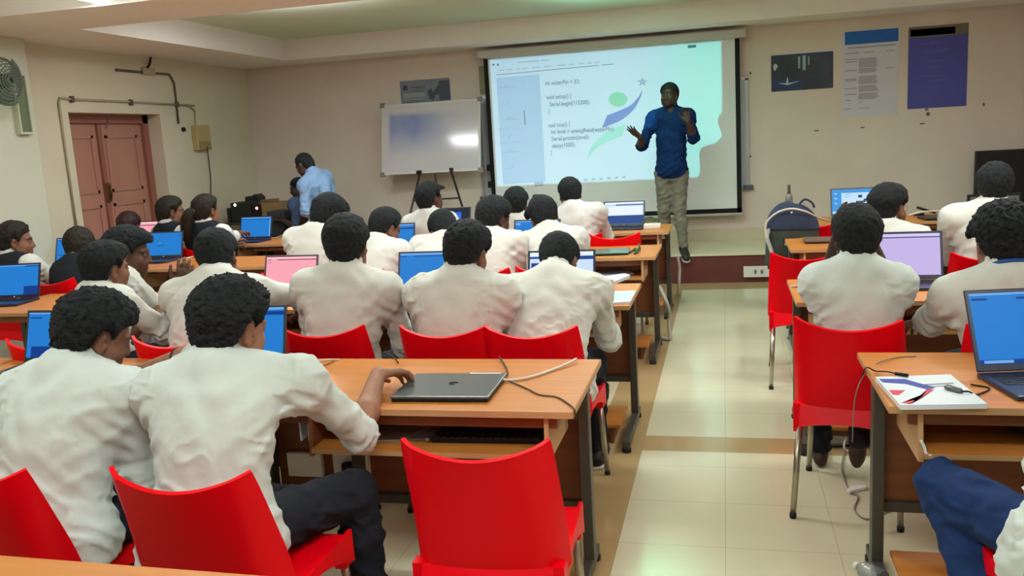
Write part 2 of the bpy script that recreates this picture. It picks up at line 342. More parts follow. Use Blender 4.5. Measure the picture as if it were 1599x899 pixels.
# projection screen
SY = 10.4
scr = thing('projection_screen', 'pull-down projection screen with black border showing a code slide', 'projection screen')
fab = mat('white_screen_fabric', (226, 226, 224), .85, .15)
TL, TR, BR_, BL_ = at(754.5, 92, Y=SY), at(1155, 60, Y=SY), at(1156, 332, Y=SY), at(770, 306, Y=SY)
xl, xr = -2.775, .182; zt, zb = 2.575, .632
MB().box(xl+.05, xr-.05, SY, SY+.004, zb+.05, zt).build('screen_fabric', fab, scr)
bk = mat('black_border', (14, 15, 18), .7, .3)
for (x0, x1, nm) in ((xl, xl+.052, 'side_border'), (xr-.052, xr, 'side_border')): MB().box(x0, x1, SY-.002, SY+.006, zb, zt).build(nm, bk, scr)
MB().box(xl, xr, SY-.002, SY+.006, zb, zb+.055).build('bottom_border', bk, scr)
hs = MB(); hs.box(xl-.07, xr+.07, SY-.06, SY+.06, zt, zt+.1, bev=.02); hs.build('roller_case', mat('cream_metal', (190, 184, 170), .45, .5), scr)
MB().tube([(xl-.0, SY, zb-.012), (xr, SY, zb-.012)], .016, 8).build('bottom_bar', mat('pale_bar', (200, 196, 184), .4, .5), scr)
for px, py in ((763, 262), (764, 288)):
    p = at(px, py, Y=SY); MB().box(xl-.04, xl+.02, SY-.02, SY+.01, p[2]-.04, p[2]+.04, bev=.018).build('border_tab', bk, scr)
# the slide: shapes lying on the fabric, lit by the projector
SP = SY-.0025
def sq(px, py): p = at(px, py, Y=SP); return (p[0], SP, p[2])
tx = mat('slide_text_grey', (120, 124, 132), .8, .1); tx2 = mat('slide_faint_grey', (186, 190, 196), .8, .1); pan = mat('slide_side_panel', (196, 204, 214), .8, .1)
sw1 = mat('slide_indigo', (146, 152, 196), .8, .1); sw2 = mat('slide_green', (168, 214, 172), .8, .1); sw3 = mat('slide_mint', (186, 222, 200), .8, .1); sw4 = mat('slide_star', (176, 186, 194), .8, .1)
def shape(name, pts, m, dy=0):
    P = [np.array(sq(*p))+np.array([0, dy, 0]) for p in pts]; return MB().prism(P, (0, .0008, 0)).build(name, m, scr)
shape('slide_panel', [(775, 122), (842, 116), (852, 283), (786, 288)], pan, .001)
def crv(pts): return [tuple(p) for p in bez([np.array(p, float) for p in pts], 6)]
shape('slide_swoosh', crv([(1003, 140), (1000, 152), (990, 170), (972, 186), (950, 196), (940, 200)])+crv([(948, 180), (964, 174), (985, 164), (998, 150)]), sw1)
shape('slide_leaf', crv([(978, 194), (955, 202), (935, 216), (922, 232), (916, 249)])+crv([(921, 242), (934, 228), (950, 220), (971, 212)]), sw3)
cc = [(965+14.5*math.cos(a), 155+11.5*math.sin(a)) for a in np.linspace(0, 2*math.pi, 24, endpoint=False)]
shape('slide_disc', cc, sw2)
shape('slide_star', [(1003+(9 if k % 2 == 0 else 3.6)*math.sin(k*math.pi/5), 128-(8 if k % 2 == 0 else 3.4)*math.cos(k*math.pi/5)) for k in range(10)], sw4)
def bar(x0, y0, x1, y1, th=1.2, m=tx): return shape('slide_line', [(x0, y0-th/2), (x1, y1-th/2), (x1, y1+th/2), (x0, y0+th/2)], m)
bar(775, 117, 935, 102, .8); bar(940, 101.5, 958, 100, .9)
for (x0, x1) in ((779, 787), (791, 800), (806, 812), (816, 824), (830, 844), (849, 862), (869, 884), (888, 897), (904, 912), (917, 924), (928, 936)): bar(x0, 110-(x0-779)*.083, x1, 110-(x1-779)*.083, 1.4, tx2)
bar(808, 97.5, 841, 95, 1.5, tx2); bar(845, 94.5, 857, 93.3, 1.5, tx2)
for x in (769, 776): bar(x, 101, x+3, 100.7, 3, tx)
bar(1074, 73, 1087, 71.8, 4.5, mat('slide_chip', (90, 120, 120), .8, .1))
for k, (x, y) in enumerate(((780, 137), (789, 160), (784, 187), (792, 212), (786, 238), (794, 262))):
    if k % 2 == 0: bar(x, y, x+25, y-1.5, 1.3, tx2); bar(x+8, y-3, x+14, y-3.6, 1.6, tx2)
    else: shape('slide_line', [(x, y+3), (x+7, y-3), (x+8, y-2), (x+1, y+4)], tx2)
for (q) in (((779, 202), (814, 199)), ((780, 224), (816, 221)), ((779, 202), (780, 224)), ((814, 199), (816, 221))): bar(q[0][0], q[0][1], q[1][0]+.6, q[1][1]+.3, .8, tx2)
shape('slide_line', [(818, 172), (819.2, 172), (820.5, 195), (819.3, 195)], tx)
for x in range(6): bar(912+x*12, 281-x*.9, 917+x*12, 280.6-x*.9, 3, tx2)
shape('slide_line', [(834, 284), (848, 282), (849, 290), (835, 291)], tx2)
def text(s, x0, y0, x1, y1, hpx):
    cu = bpy.data.curves.new('slide_text', 'FONT'); cu.body = s; cu.size = 1; cu.extrude = 0
    o = bpy.data.objects.new('slide_text', cu); COL.objects.link(o)
    dg = bpy.context.evaluated_depsgraph_get(); me = bpy.data.meshes.new_from_object(o.evaluated_get(dg)); bpy.data.objects.remove(o)
    a, b2 = np.array(sq(x0, y0)), np.array(sq(x1, y1)); up = np.array(sq(x0, y0-hpx))-a
    xs = [v.co.x for v in me.vertices]; wdt = max(xs)
    for v in me.vertices:
        p = a+(b2-a)*(v.co.x/wdt)+up*(v.co.y/.7); v.co = (p[0], SP-.0004, p[2])
    me.materials.append(tx); ob = bpy.data.objects.new('slide_text', me); COL.objects.link(ob); ob.parent = scr
text('int waterPin = 33;', 851, 133, 905, 130, 6.5)
text('void setup() {', 853, 155, 892, 152.5, 6.5)
text('Serial.begin(115200);', 858, 166, 921, 162, 6.5)
text('}', 856, 177, 858, 176.6, 6.5)
text('void loop() {', 856, 199, 890, 196.5, 6.5)
text('int level = analogRead(waterPin);', 860, 209, 959, 204, 6.5)
text('Serial.println(level);', 861, 220, 920, 216.5, 6.5)
text('delay(1000);', 862, 231, 898, 228.5, 6.5)
text('}', 860, 242, 862, 241.6, 6.5)
# whiteboard on an easel
ez = thing('easel_stand', 'dark metal easel legs holding up the whiteboard', 'easel')
EY = 10.15
stl = mat('dark_metal_tube', (52, 44, 38), .45, .5, metal=.3)
def ep(px, py, y): p = at(px, py, Y=y); return p
for (a_, b_, nm) in (((656, 270), (636, 352), 'leg'), ((704, 266), (729, 345), 'leg')):
    A, B = ep(*a_, EY-.04), ep(*b_, EY-.14); t = A[2]/(A[2]-B[2]); Cc = A+(B-A)*t
    MB().tube([A+(A-B)*.05, Cc], .014, 8).build(nm, stl, ez)
A = ep(679, 272, EY+.0); MB().tube([A, (A[0], WY-.08, .0)], .014, 8).build('leg', stl, ez)
A, B = ep(646, 313, EY-.09), ep(718, 309, EY-.09); MB().tube([A, B], .01, 8).build('cross_bar', stl, ez)
for px, py in ((653, 270), (705, 266)): q = ep(px, py, EY-.03); MB().box(q[0]-.015, q[0]+.015, EY-.06, EY+.02, q[2]-.02, q[2]+.03, bev=.004).build('rest_hook', blk, ez)
eb = thing('easel_whiteboard', 'whiteboard with faint blue smudges standing on the dark easel', 'whiteboard')
q = [ep(588, 166, EY), ep(743, 152, EY), ep(750, 265, EY), ep(598, 273, EY)]
cx_, cz_ = sum(p[0] for p in q)/4, sum(p[2] for p in q)/4
x0, x1 = (q[0][0]+q[3][0])/2, (q[1][0]+q[2][0])/2; z1, z0 = (q[0][2]+q[1][2])/2, (q[2][2]+q[3][2])/2
# smudged surface: procedural blue haze of rubbed-out marker in the upper left
wm = bpy.data.materials.new('smudged_whiteboard'); wm.use_nodes = True; nt = wm.node_tree; N = nt.nodes; Lk = nt.links
b = N['Principled BSDF']; b.inputs['Roughness'].default_value = .11; b.inputs['Specular IOR Level'].default_value = .5
tc = N.new('ShaderNodeTexCoord'); sp = N.new('ShaderNodeSeparateXYZ'); Lk.new(tc.outputs['Object'], sp.inputs[0])
ns = N.new('ShaderNodeTexNoise'); ns.inputs['Scale'].default_value = 4; ns.inputs['Detail'].default_value = 8; Lk.new(tc.outputs['Object'], ns.inputs['Vector'])
def ramp(x, a, bb):
    n = N.new('ShaderNodeMapRange'); n.interpolation_type = 'SMOOTHSTEP'; Lk.new(x, n.inputs[0]); n.inputs[1].default_value = a; n.inputs[2].default_value = bb; return n.outputs[0]
sm_ = mth('MULTIPLY', mth('MULTIPLY', ramp(sp.outputs[0], x0+.06, x0+.12), ramp(sp.outputs[0], x1-.1, x0+.35)), mth('MULTIPLY', ramp(sp.outputs[2], z1-.08, z1-.16), ramp(sp.outputs[2], z0+.15, z1-.3)))
Lk.new(mixc(mth('MULTIPLY', sm_, mth('ADD', .35, mth('MULTIPLY', ns.outputs['Fac'], .9))), lin((206, 200, 202)), lin((132, 146, 196))), b.inputs['Base Color'])
tl_ = math.tan(math.radians(12.0)); TB = lambda p: (p[0], p[1]+(p[2]-z0)*tl_, p[2])
MB().box(x0, x1, EY, EY+.015, z0, z1, xf=TB).build('board', wm, eb)
m = MB(); t = .022
m.box(x0-.005, x0+t, EY-.006, EY+.02, z0, z1, xf=TB); m.box(x1-t, x1+.005, EY-.006, EY+.02, z0, z1, xf=TB); m.box(x0, x1, EY-.006, EY+.02, z0-.005, z0+t, xf=TB); m.box(x0, x1, EY-.006, EY+.02, z1-t, z1+.005, xf=TB)
m.build('board_frame', mat('pale_grey_frame', (206, 202, 194), .4, .5), eb)
for x in (x0, x1):
    for z in (z0, z1): MB().box(x-.03, x+.03, EY-.01, EY+.024, z-.03, z+.03, bev=.008, xf=TB).build('corner_cap', mat('corner_grey', (130, 124, 112), .5, .4), eb)
# television on the right of the stage
tv = thing('television', 'large dark television at the right end of the stage', 'television')
a_ = at(1524, 236, Y=10.2); b_ = at(1527, 332, Y=10.2)
MB().box(a_[0], a_[0]+.9, 10.2, 10.26, .58, a_[2], bev=.008).build('casing', blk, tv)
MB().box(a_[0]+.015, a_[0]+.885, 10.196, 10.2, .6, a_[2]-.015).build('screen', mat('dark_glass', (30, 28, 30), .3, .25), tv)
MB().box(a_[0]+.38, a_[0]+.52, 10.22, 10.27, .33, .62).box(a_[0]+.2, a_[0]+.7, 10.08, 10.38, .314, .335, bev=.004).build('stand', blk, tv)
# equipment table in the front left corner
et = thing('side_table', 'dark side table in the front left corner carrying black audio boxes', 'table')
dkw = mat('dark_table_laminate', (52, 46, 44), .5, .4, vary=.1)
MB().box(-5.85, -4.55, 9.35, 9.95, .80, .83, bev=.004).build('tabletop', dkw, et)
for x in (-5.8, -4.6):
    for y in (9.4, 9.9): MB().box(x-.02, x+.02, y-.02, y+.02, 0, .8).build('leg', stl, et)
MB().box(-5.8, -4.6, 9.88, 9.9, .35, .8).build('modesty_panel', dkw, et)
def eqbox(name, label, cat, x0, y0, x1, y1, Yv, dep, zbot, m, extra=None):
    A, B = at(x0, y0, Y=Yv), at(x1, y1, Y=Yv); t = thing(name, label, cat, (0, 0, 0))
    MB().box(A[0], B[0], Yv, Yv+dep, zbot, A[2], bev=.01).build('body', m, t)
    if extra: extra(t, A, B, Yv)
    return A[2]
dk2 = mat('dark_green_black', (34, 36, 32), .5, .4)
def lamp_led(px, py, col):
    def f(t, A, B, Yv):
        p = at(px, py, Y=Yv); n = 'indicator_light'
        MB().lathe([(0, 0), (.016, .001), (.012, .01), (0, .012)], n=12).build(n, mat('led_'+col[0], col[1], .3, .5, emit=col[1], estr=6), t).matrix_local = Matrix.Translation(Vector((p[0], Yv, p[2]))) @ Matrix.Rotation(math.pi/2, 4, 'X')
    return f
zt1 = eqbox('amplifier', 'low black amplifier with a white indicator light on the corner table', 'amplifier', 359, 317, 392, 330, 9.45, .3, .83, dk2, lamp_led(367, 320, ('white', (255, 235, 230))))
eqbox('audio_mixer', 'black audio unit with a red-ringed light, right of the amplifier', 'audio unit', 393, 319, 406, 335, 9.45, .3, .83, blk, lamp_led(401, 325, ('red', (255, 150, 140))))
def hood(t, A, B, Yv):
    MB().prism([(A[0]+.02, Yv+.05, A[2]-.02), (B[0]+.03, Yv+.05, A[2]-.06), (B[0]+.03, Yv+.05, A[2]-.02), (A[0]+.1, Yv+.05, A[2]+.02)], (0, .18, 0)).build('hood', dk2, t)
eqbox('loudspeaker', 'dark boxy loudspeaker standing behind the amplifier', 'loudspeaker', 382, 307, 397, 320, 9.62, .22, .83, dk2, hood)
eqbox('small_speaker', 'small dark speaker at the left end of the corner table', 'loudspeaker', 353, 325, 360, 340, 9.45, .2, .83, dk2)
cdb = mat('brown_cardboard', (150, 122, 84), .8, .2, vary=.1, scale=10)
def flaps(t, A, B, Yv):
    MB().prism([(A[0], Yv, A[2]), (B[0], Yv, A[2]), (B[0]+.03, Yv-.02, A[2]+.05), (A[0]+.05, Yv-.02, A[2]+.04)], (0, .006, 0)).build('flap', cdb, t)
eqbox('cardboard_box', 'open brown cardboard box at the right end of the corner table', 'box', 404, 317, 436, 332, 9.5, .3, .83, cdb, flaps)
cab = thing('low_cabinet', 'dark grey low cabinet beside the seated man in blue-grey', 'cabinet')
A, B = at(422, 330, Y=9.0), at(443, 330, Y=9.0)
MB().box(A[0]-.05, B[0], 9.0, 9.34, 0, A[2], bev=.008).build('body', mat('charcoal_laminate', (58, 60, 56), .6, .3), cab)
MB().box(A[0]-.03, B[0]-.02, 8.985, 9.0, .05, A[2]-.04, bev=.005).build('door', mat('charcoal_laminate_front', (50, 52, 50), .6, .3), cab)
# ------------------------------------------------------------------ furniture
wood = mat('orange_wood_laminate', (190, 120, 54), .40, .3, vary=.10, scale=5, stretch=(.35, 7, 7))
woode = mat('beige_edge_band', (190, 148, 104), .45, .4, vary=.06)
woodd = mat('brown_wood_panel', (126, 72, 40), .45, .4, vary=.16, scale=5, stretch=(.4, 5, 5))
steelg = mat('dark_grey_steel', (74, 70, 62), .42, .5, metal=.25)
capm = mat('black_foot_cap', (20, 20, 20), .5, .4)
DW, DD = 1.35, .67
def make_desk(label, right=True, sockets=False):
    s = -1 if right else 1                      # the aisle end is at x = 0
    t = thing('classroom_desk', label, 'desk')
    B = lambda m, x0, x1, y0, y1, z0, z1, mi=0, bev=0: m.box(s*x0, s*x1, y0, y1, z0, z1, mi, bev)
    m = MB(); B(m, 0, DW, 0, DD, .726, .75, bev=.003); m.build('desktop', wood, t)
    m = MB(); B(m, 0, DW, -.0012, .0, .728, .7475); B(m, -.0012, 0, 0, DD, .728, .7475); m.build('edge_band', woode, t)
    m = MB(); B(m, .06, DW-.06, .03, .05, .685, .726); m.build('apron', woodd, t)
    for x in (.03, .93, DW-.03):
        m = MB(); B(m, x-.02, x+.02, .36, .42, .05, .726, bev=.004)
        if x != .93: B(m, x-.02, x+.02, -.10, .50, .025, .062, bev=.006); B(m, x-.012, x+.012, .08, .36, .70, .724)
        lf = m.build('leg_frame', steelg, t)
        for y in ((-.085, .485) if x != .93 else (.39,)):
            MB().lathe([(.0, 0), (.024, 0), (.024, .02), (.016, .03), (0, .03)] if x != .93 else [(0, 0), (.02, 0), (.02, .05), (0, .05)], (s*x, y, 0), 12).build('foot_cap', capm, lf)
    m = MB(); B(m, .05, DW-.05, .425, .442, .27, .726); m.build('modesty_panel', woodd, t)
    m = MB(); B(m, .05, DW-.05, .40, .445, .232, .27, bev=.004); m.build('cross_bar', steelg, t)
    m = MB(); B(m, .10, .92, -.01, .34, .588, .606, bev=.002); ks = m.build('keyboard_shelf', wood, t)
    m = MB(); B(m, .10, .92, -.0115, -.0098, .589, .605); m.build('shelf_edge', woode, ks)
    for x in (.085, .92):
        m = MB(); m.prism([(s*x, .02, .726), (s*x, .36, .726), (s*x, .36, .575), (s*x, .0, .575)], (s*.015, 0, 0)); m.build('shelf_side', woode if x < .5 else woodd, t)
    m = MB(); B(m, .07, .52, .02, .36, .09, .108, bev=.003); ls = m.build('lower_shelf', wood, t)
    m = MB(); [B(m, x, x+.018, .04, .34, 0.0, .09) for x in (.11, .46)]; m.build('shelf_support', woodd, ls)
    if sockets:
        for k, x in enumerate(sockets):
            m = MB(); B(m, x, x+.15, .398, .425, .33, .43, bev=.004); sp_ = m.build('socket_box', wp, t)
            if k == 0: m = MB(); B(m, x+.045, x+.1, .36, .398, .355, .405, bev=.01); m.tube([(s*(x+.07), .365, .37), (s*(x+.07), .35, .31), (s*(x+.085), .34, .26)], .008, 6); m.build('plug', blk, sp_)
    return t
ROWS_L = [2.65, 4.39, 6.14, 7.66]; ROWS_R = [2.76, 4.42, 6.31, 7.82]
XL = [-.485-k*1.36 for k in range(4)]; XR = [.475, 1.835]
desk0 = make_desk('classroom desk carrying the closed grey laptop, front left of the aisle', True, (.90, 1.10))
desk0.location = (XL[0], ROWS_L[0], 0)
labL = {(0, 1): 'classroom desk in front of the boy in the patterned-collar pose, beside the curly-haired boy reaching out'}
labL = {
 (1, 0): 'classroom desk under the open laptops of the two nearest boys at left',
 (2, 0): 'desk end showing behind the leftmost near boy at the left picture edge',
 (0, 1): 'classroom desk with a pale blue booklet on its aisle corner',
 (1, 1): 'classroom desk under the pink laptop screen',
 (2, 1): 'classroom desk at far left with a laptop and white cable, behind the near boys',
 (0, 2): 'classroom desk carrying the closed teal laptop',
 (1, 2): 'classroom desk with a narrow blue laptop, between pink screen and bent boys',
 (2, 2): 'classroom desk with visible brown panel behind the smiling boy',
 (3, 2): 'classroom desk beside the left pillar under a girl\'s blue laptop',
 (0, 3): 'classroom desk nearest the stage with a white adapter on its aisle corner',
 (1, 3): 'classroom desk below the easel holding a dark laptop',
 (2, 3): 'classroom desk in front of the girl with the ponytail',
 (3, 3): 'classroom desk in front of the brown door with a pink-white laptop'}
for (k, r), lab in labL.items(): dup(desk0, (XL[k], ROWS_L[r], 0), 0, lab)
dg0 = make_desk('bare orange desk edge in the bottom left corner nearest the viewer', True); dg0.location = (-.9, .86, 0); dg0.rotation_euler = (0, 0, math.radians(-.9))
deskR = make_desk('classroom desk right of the aisle carrying the white booklet and big blue laptop', False)
deskR.location = (XR[0], ROWS_R[0], 0)
labR = {(1, 0): 'classroom desk at the right picture edge next to the big blue laptop',
 (0, 1): 'classroom desk under the lavender laptop screen',
 (1, 1): 'classroom desk in front of the boy with the blue lanyard',
 (0, 2): 'classroom desk with a flat brown laptop right of the aisle',
 (1, 2): 'classroom desk behind the lavender laptop at the right picture edge',
 (0, 3): 'classroom desk carrying the laptop that shows the slide',
 (1, 3): 'classroom desk by the stage holding a cup and dark closed laptop'}
for (k, r), lab in labR.items(): dup(deskR, (XR[k]-(.145 if r == 1 else .04 if r == 2 else 0), ROWS_R[r], 0), 0, lab)
# ---- red chair
redm = mat('glossy_red_plastic', (232, 1, 20), .36, .12, vary=.03, scale=3, bump=.02, bscale=200)
chm = mat('satin_steel_tube', (176, 168, 150), .28, .5, metal=.8)
def make_chair(label):
    t = thing('plastic_chair', label, 'chair')
    def back(u, v):
        a = 2*u-1; w = .198+.018*(1-v)**.6; z = .43+.39*v
        if v > .6: z += ((v-.6)/.4)**1.5*(.044*a*a-.014)
        y = -.19-.075*v**1.3-.035*(1-a*a)*(.35+.65*v)+.018*max(0, abs(a)-.86)/.14
        y += .07*(1-v**1.6)*max(0, (abs(a)-.72)/.28)**2                # side edges wrap forward
        if v < .14: z += (1-v/.14)*.022*max(0, 1-(a/.82)**4)         # arched lower edge
        return (a*w, y, z)
    m = MB().grid(back, 22, 16, .013)
    for sx in (-1, 1):                           # sleeves that take the rear legs
        m.prism([(sx*.214, -.205, .47), (sx*.163, -.205, .47), (sx*.180, -.212, .352), (sx*.212, -.212, .352)], (0, .045, 0))
    smooth_edges(m.build('backrest', redm, t), 45)
    def seat(u, v):
        a = 2*u-1; y = -.19+.455*v; w = .203+.006*v
        z = .452-.016*(1-a*a)*math.sin(math.pi*min(1, v*1.1))-(.03*((v-.86)/.14)**2 if v > .86 else 0)
        return (a*w, y, z)
    m = MB().grid(seat, 14, 14, .014)
    for sx in (-1, 1):                           # side skirts sweeping down to the corner sleeves
        def skirt(u, v, sx=sx):
            y = -.19+.45*u; d = .03+.075*max(0, (u-.45)/.55)**1.5+.06*max(0, (.25-u)/.25)**1.5
            return (sx*(.206+.004*u+.002*v), y, .458-d*v)
        m.grid(skirt, 16, 3, .012)
        m.prism([(sx*.213, .195, .44), (sx*.160, .195, .44), (sx*.176, .205, .352), (sx*.211, .205, .352)], (0, .055, 0))
    def front(u, v): a = 2*u-1; return (a*.208, .262+.004*v, .425-v*(.02+.05*abs(a)**4))
    m.grid(front, 12, 3, .012)
    def rear(u, v): a = 2*u-1; return (a*.185, -.200-.040*v, .468-v*(.085-.02*(1-a*a)))
    m.grid(rear, 8, 2, .012)
    smooth_edges(m.build('seat', redm, t), 50)
    for sx in (-1, 1):
        for (a, b_) in (((.188, -.190, .40), (.205, -.285, .012)), ((.188, .235, .40), (.208, .262, .012))):
            lg = MB().tube([(sx*a[0], a[1], a[2]), (sx*b_[0], b_[1], b_[2])], .0145, 10, r2=.0125).build('leg', chm, t)
            MB().lathe([(0, 0), (.014, 0), (.0145, .02), (0, .021)], (sx*b_[0], b_[1], 0), 10).build('foot_cap', capm, lg)
    return t
chair0 = make_chair('empty red plastic chair pulled out in front of the closed grey laptop')
chair0.location = (-.665, 2.36, 0); chair0.rotation_euler = (0, 0, math.radians(3))
def chair(x, y, deg, label): return dup(chair0, (x, y, 0), math.radians(deg), label)
chair(.265+.205+.005, 5.735, -3, 'empty red chair on the aisle behind the elbows-up boy\'s desk, right side')
p = at(960, 366, Z=.84); chair(p[0]-.02, p[1]+.28, 2, 'red chair left of the aisle in the row nearest the stage')
# ---- laptops
lbody = mat('dark_grey_laptop', (52, 54, 58), .38, .5, vary=.04); lblue = mat('navy_laptop_shell', (26, 34, 62), .35, .5); lkey = mat('black_keys', (16, 16, 18), .5, .3)
lgrey = mat('slate_grey_lid', (96, 100, 100), .30, .5, metal=.5); ltop = mat('silver_trim', (190, 192, 194), .25, .5, metal=.8)
def em(name, c, s=1.0): return mat('screen_'+name, (8, 8, 10), .35, .12, emit=c, estr=s)
scr_blue = [em('blue', (34, 124, 206)), em('navy', (14, 60, 140)), em('pale_blue', (112, 172, 236))]
scr_pink = [em('pink', (250, 168, 182)), em('plum', (110, 44, 70)), em('pale_pink', (255, 196, 206))]
scr_lav = [em('lavender', (198, 182, 232)), em('violet_dark', (70, 66, 112)), em('pale_lavender', (214, 202, 242))]
scr_white = [em('white_blue', (206, 226, 246)), em('deep_blue', (30, 70, 140)), em('white', (236, 244, 252))]
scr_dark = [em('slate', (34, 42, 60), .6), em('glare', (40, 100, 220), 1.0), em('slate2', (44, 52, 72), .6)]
scr_slide = [em('sky', (60, 150, 225)), em('slide_navy', (16, 40, 110)), em('slide_pale', (196, 226, 246))]
code_marks = [(0, 0, 1, .055, 2), (.0, .075, .12, .1, 1), (.26, .075, 1, .1, 1)]
def laptop(label, x, y, deg, mats, marks, w=.36, dpt=.245, tilt=17, z=.75, shell=lbody, lidh=.235):
    t = thing('laptop', label, 'laptop', (x, y, z), math.radians(deg), None)
    bs = MB().box(-w/2, w/2, -dpt/2, dpt/2, 0, .017, bev=.005).build('base', shell, t)
    m = MB()
    for r in range(5):
        n = 14 if r < 4 else 8
        for k in range(n):
            x0 = -w/2+.022+(w-.044)/n*k; m.box(x0, x0+(w-.044)/n*.86, .085-r*.021-.016, .085-r*.021, .017, .0185)
    m.build('keyboard', lkey, bs)
    MB().box(-.05, .05, -dpt/2+.012, -dpt/2+.075, .017, .0178).build('touchpad', mat('touchpad_grey', (70, 72, 78), .3, .5), bs)
    a = math.radians(tilt); U = np.array([0, math.sin(a), math.cos(a)]); Nn = np.array([0, -math.cos(a), math.sin(a)]); o = np.array([0, dpt/2-.006, .016])
    def L(u, v, d): return o+np.array([(u-.5)*w, 0, 0])+U*(v*lidh)+Nn*d
    def lx(p): return L(p[0]/w+.5, p[2]/lidh, -p[1])
    ld = MB().box(-w/2, w/2, 0, .007, .004, lidh, bev=.0035, xf=lx).build('lid', shell, t)
    m = MB(); bx, bt, bb = .013/w*1.0, .05, .10
    def sq2(u0, v0, u1, v1, mi, d): m.quad(*[L(bx+(1-2*bx)*u, 1-bt-(1-bt-bb)*v, d) for u, v in ((u0, v1), (u1, v1), (u1, v0), (u0, v0))], mi)
    sq2(0, 0, 1, 1, 0, .0006)
    for i, q in enumerate(marks): sq2(*q[:4], q[4], .0010+.0001*i)
    m.build('screen', mats, ld)
    MB().lathe([(0, 0), (.008, .0006), (0, .0008)], n=10).build('maker_badge', ltop, ld).matrix_local = Matrix.Translation(Vector(L(.5, .04, .0006))) @ Matrix.Rotation(math.pi/2-a, 4, 'X')
    return t
def lx(px, py, Y, w=.36, side='l'):
    x = at(px, py, Y=Y)[0]; return x+w/2 if side == 'l' else x-w/2
laptop('open blue-screen laptop beside the leftmost near boy', lx(26, 530, 3.15), 3.05, 0, scr_blue, [(0, 0, 1, .03, 2), (.03, .1, .2, .13, 1), (.48, .1, .56, .13, 1), (.75, .3, 1, .4, 1), (.07, .75, .5, 1, 1)])
laptop('open laptop hidden behind the curly head of the boy reaching out', lx(439, 520, 3.2, .36, 'r'), 3.1, 4, scr_blue, [(0, 0, 1, .05, 2), (0, .08, 1, .16, 1)])
laptop('open laptop with blue screen at the left picture edge beside a girl', lx(43, 430, 4.75, .36, 'r'), 4.70, 8, scr_blue, [(0, 0, 1, .03, 2), (.72, .02, 1, .06, 1), (.7, .72, 1, 1, 1)], shell=lblue)
laptop('open laptop with a pink screen and blue keyboard', lx(486, 415, 4.82, .37, 'r'), 4.74, -2, scr_pink, [(0, 0, 1, .06, 2), (.02, .08, .1, .1, 1), (.22, .075, 1, .1, 1), (.02, .17, .12, .18, 1)], w=.37, shell=mat('mauve_laptop', (92, 66, 76), .4, .5))
laptop('open blue-screen laptop in front of the broad-backed boy in the middle', lx(616, 405, 4.85, .37), 4.74, 0, scr_blue, code_marks, w=.37, shell=lblue)
laptop('open laptop with white and blue panes behind the bent boy\'s head', lx(817, 400, 4.68, .385), 4.62, 0, scr_white, [(0, 0, 1, .1, 2), (0, .12, .28, .18, 1), (0, .2, .3, 1, 0), (.4, .12, 1, .22, 1), (.02, .3, .14, .9, 1), (.16, .3, .28, .7, 2)], w=.385, shell=lblue)
laptop('open blue laptop behind the smiling boy with a code window', lx(280, 380, 6.72, .37, 'r'), 6.62, 2, scr_blue, [(.3, .55, .5, .575, 1), (.33, .45, .43, .47, 2), (.9, .12, .97, .14, 1)], w=.37, shell=lbody)
laptop('open blue laptop between two girls near the left pillar', lx(76, 380, 6.5, .36)+.03, 6.4, 3, scr_blue, [(.02, .05, .2, .08, 1), (.05, .7, .6, .73, 1), (0, 0, 1, .03, 2)])
laptop('small laptop with pinkish white screen in front of the brown door', lx(235, 345, 7.95, .37, 'r'), 7.92, 4, scr_pink, [(0, 0, 1, .1, 2), (0, .16, 1, .2, 1)], w=.37, shell=mat('maroon_laptop', (84, 28, 34), .4, .5))
laptop('open bright blue laptop of the girl with the ponytail', lx(364, 350, 8.0, .37), 7.95, -3, scr_blue, [(0, .0, 1, .05, 2), (.0, .075, 1, .1, 1), (.96, .1, 1, 1, 2)], w=.37, shell=lblue)
laptop('narrow blue laptop edge right of the boy looking down, centre left', lx(646, 360, 6.7, .37, 'r'), 6.6, 6, scr_blue, [(0, .0, 1, .05, 2), (0, .14, 1, .2, 1)], w=.37, shell=lblue)
laptop('open blue laptop between two bowed boys in the third row', lx(793, 355, 6.55, .38), 6.5, -5, scr_blue, [(0, 0, 1, .04, 2), (0, .07, .12, .16, 2), (0, .8, 1, 1, 1)], w=.38, shell=lblue)
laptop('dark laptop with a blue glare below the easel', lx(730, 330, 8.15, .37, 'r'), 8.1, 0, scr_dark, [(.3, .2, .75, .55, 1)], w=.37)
laptop('open laptop with white screen and blue keys at the stage end of the left desks', lx(940, 330, 8.1, .385), 8.0, -2, scr_white, [(0, 0, 1, .07, 2), (0, .1, .3, .14, 0), (.28, .1, 1, .15, 1), (.0, .16, .1, .9, 0), (.1, .2, .95, .95, 2), (.0, .62, 1, 1, 1)], w=.385, shell=lblue)
laptop('open laptop with a lavender screen, right of the elbows-up boy', lx(1478, 400, 4.85, .40, 'r'), 4.8, -2, scr_lav, [(0, 0, 1, .06, 2), (0, .075, 1, .1, 1)], w=.40, lidh=.26, shell=lblue)
laptop('big open blue-screen laptop at the right picture edge', 1.0155, 2.991, 10, scr_blue, [(0, 0, 1, .03, 2), (.02, .07, .16, .1, 1), (.42, .07, 1, .1, 1), (0, .94, 1, 1, 1), (.04, .95, .3, .99, 2)], w=.39, dpt=.27, lidh=.285, tilt=25, shell=lblue)
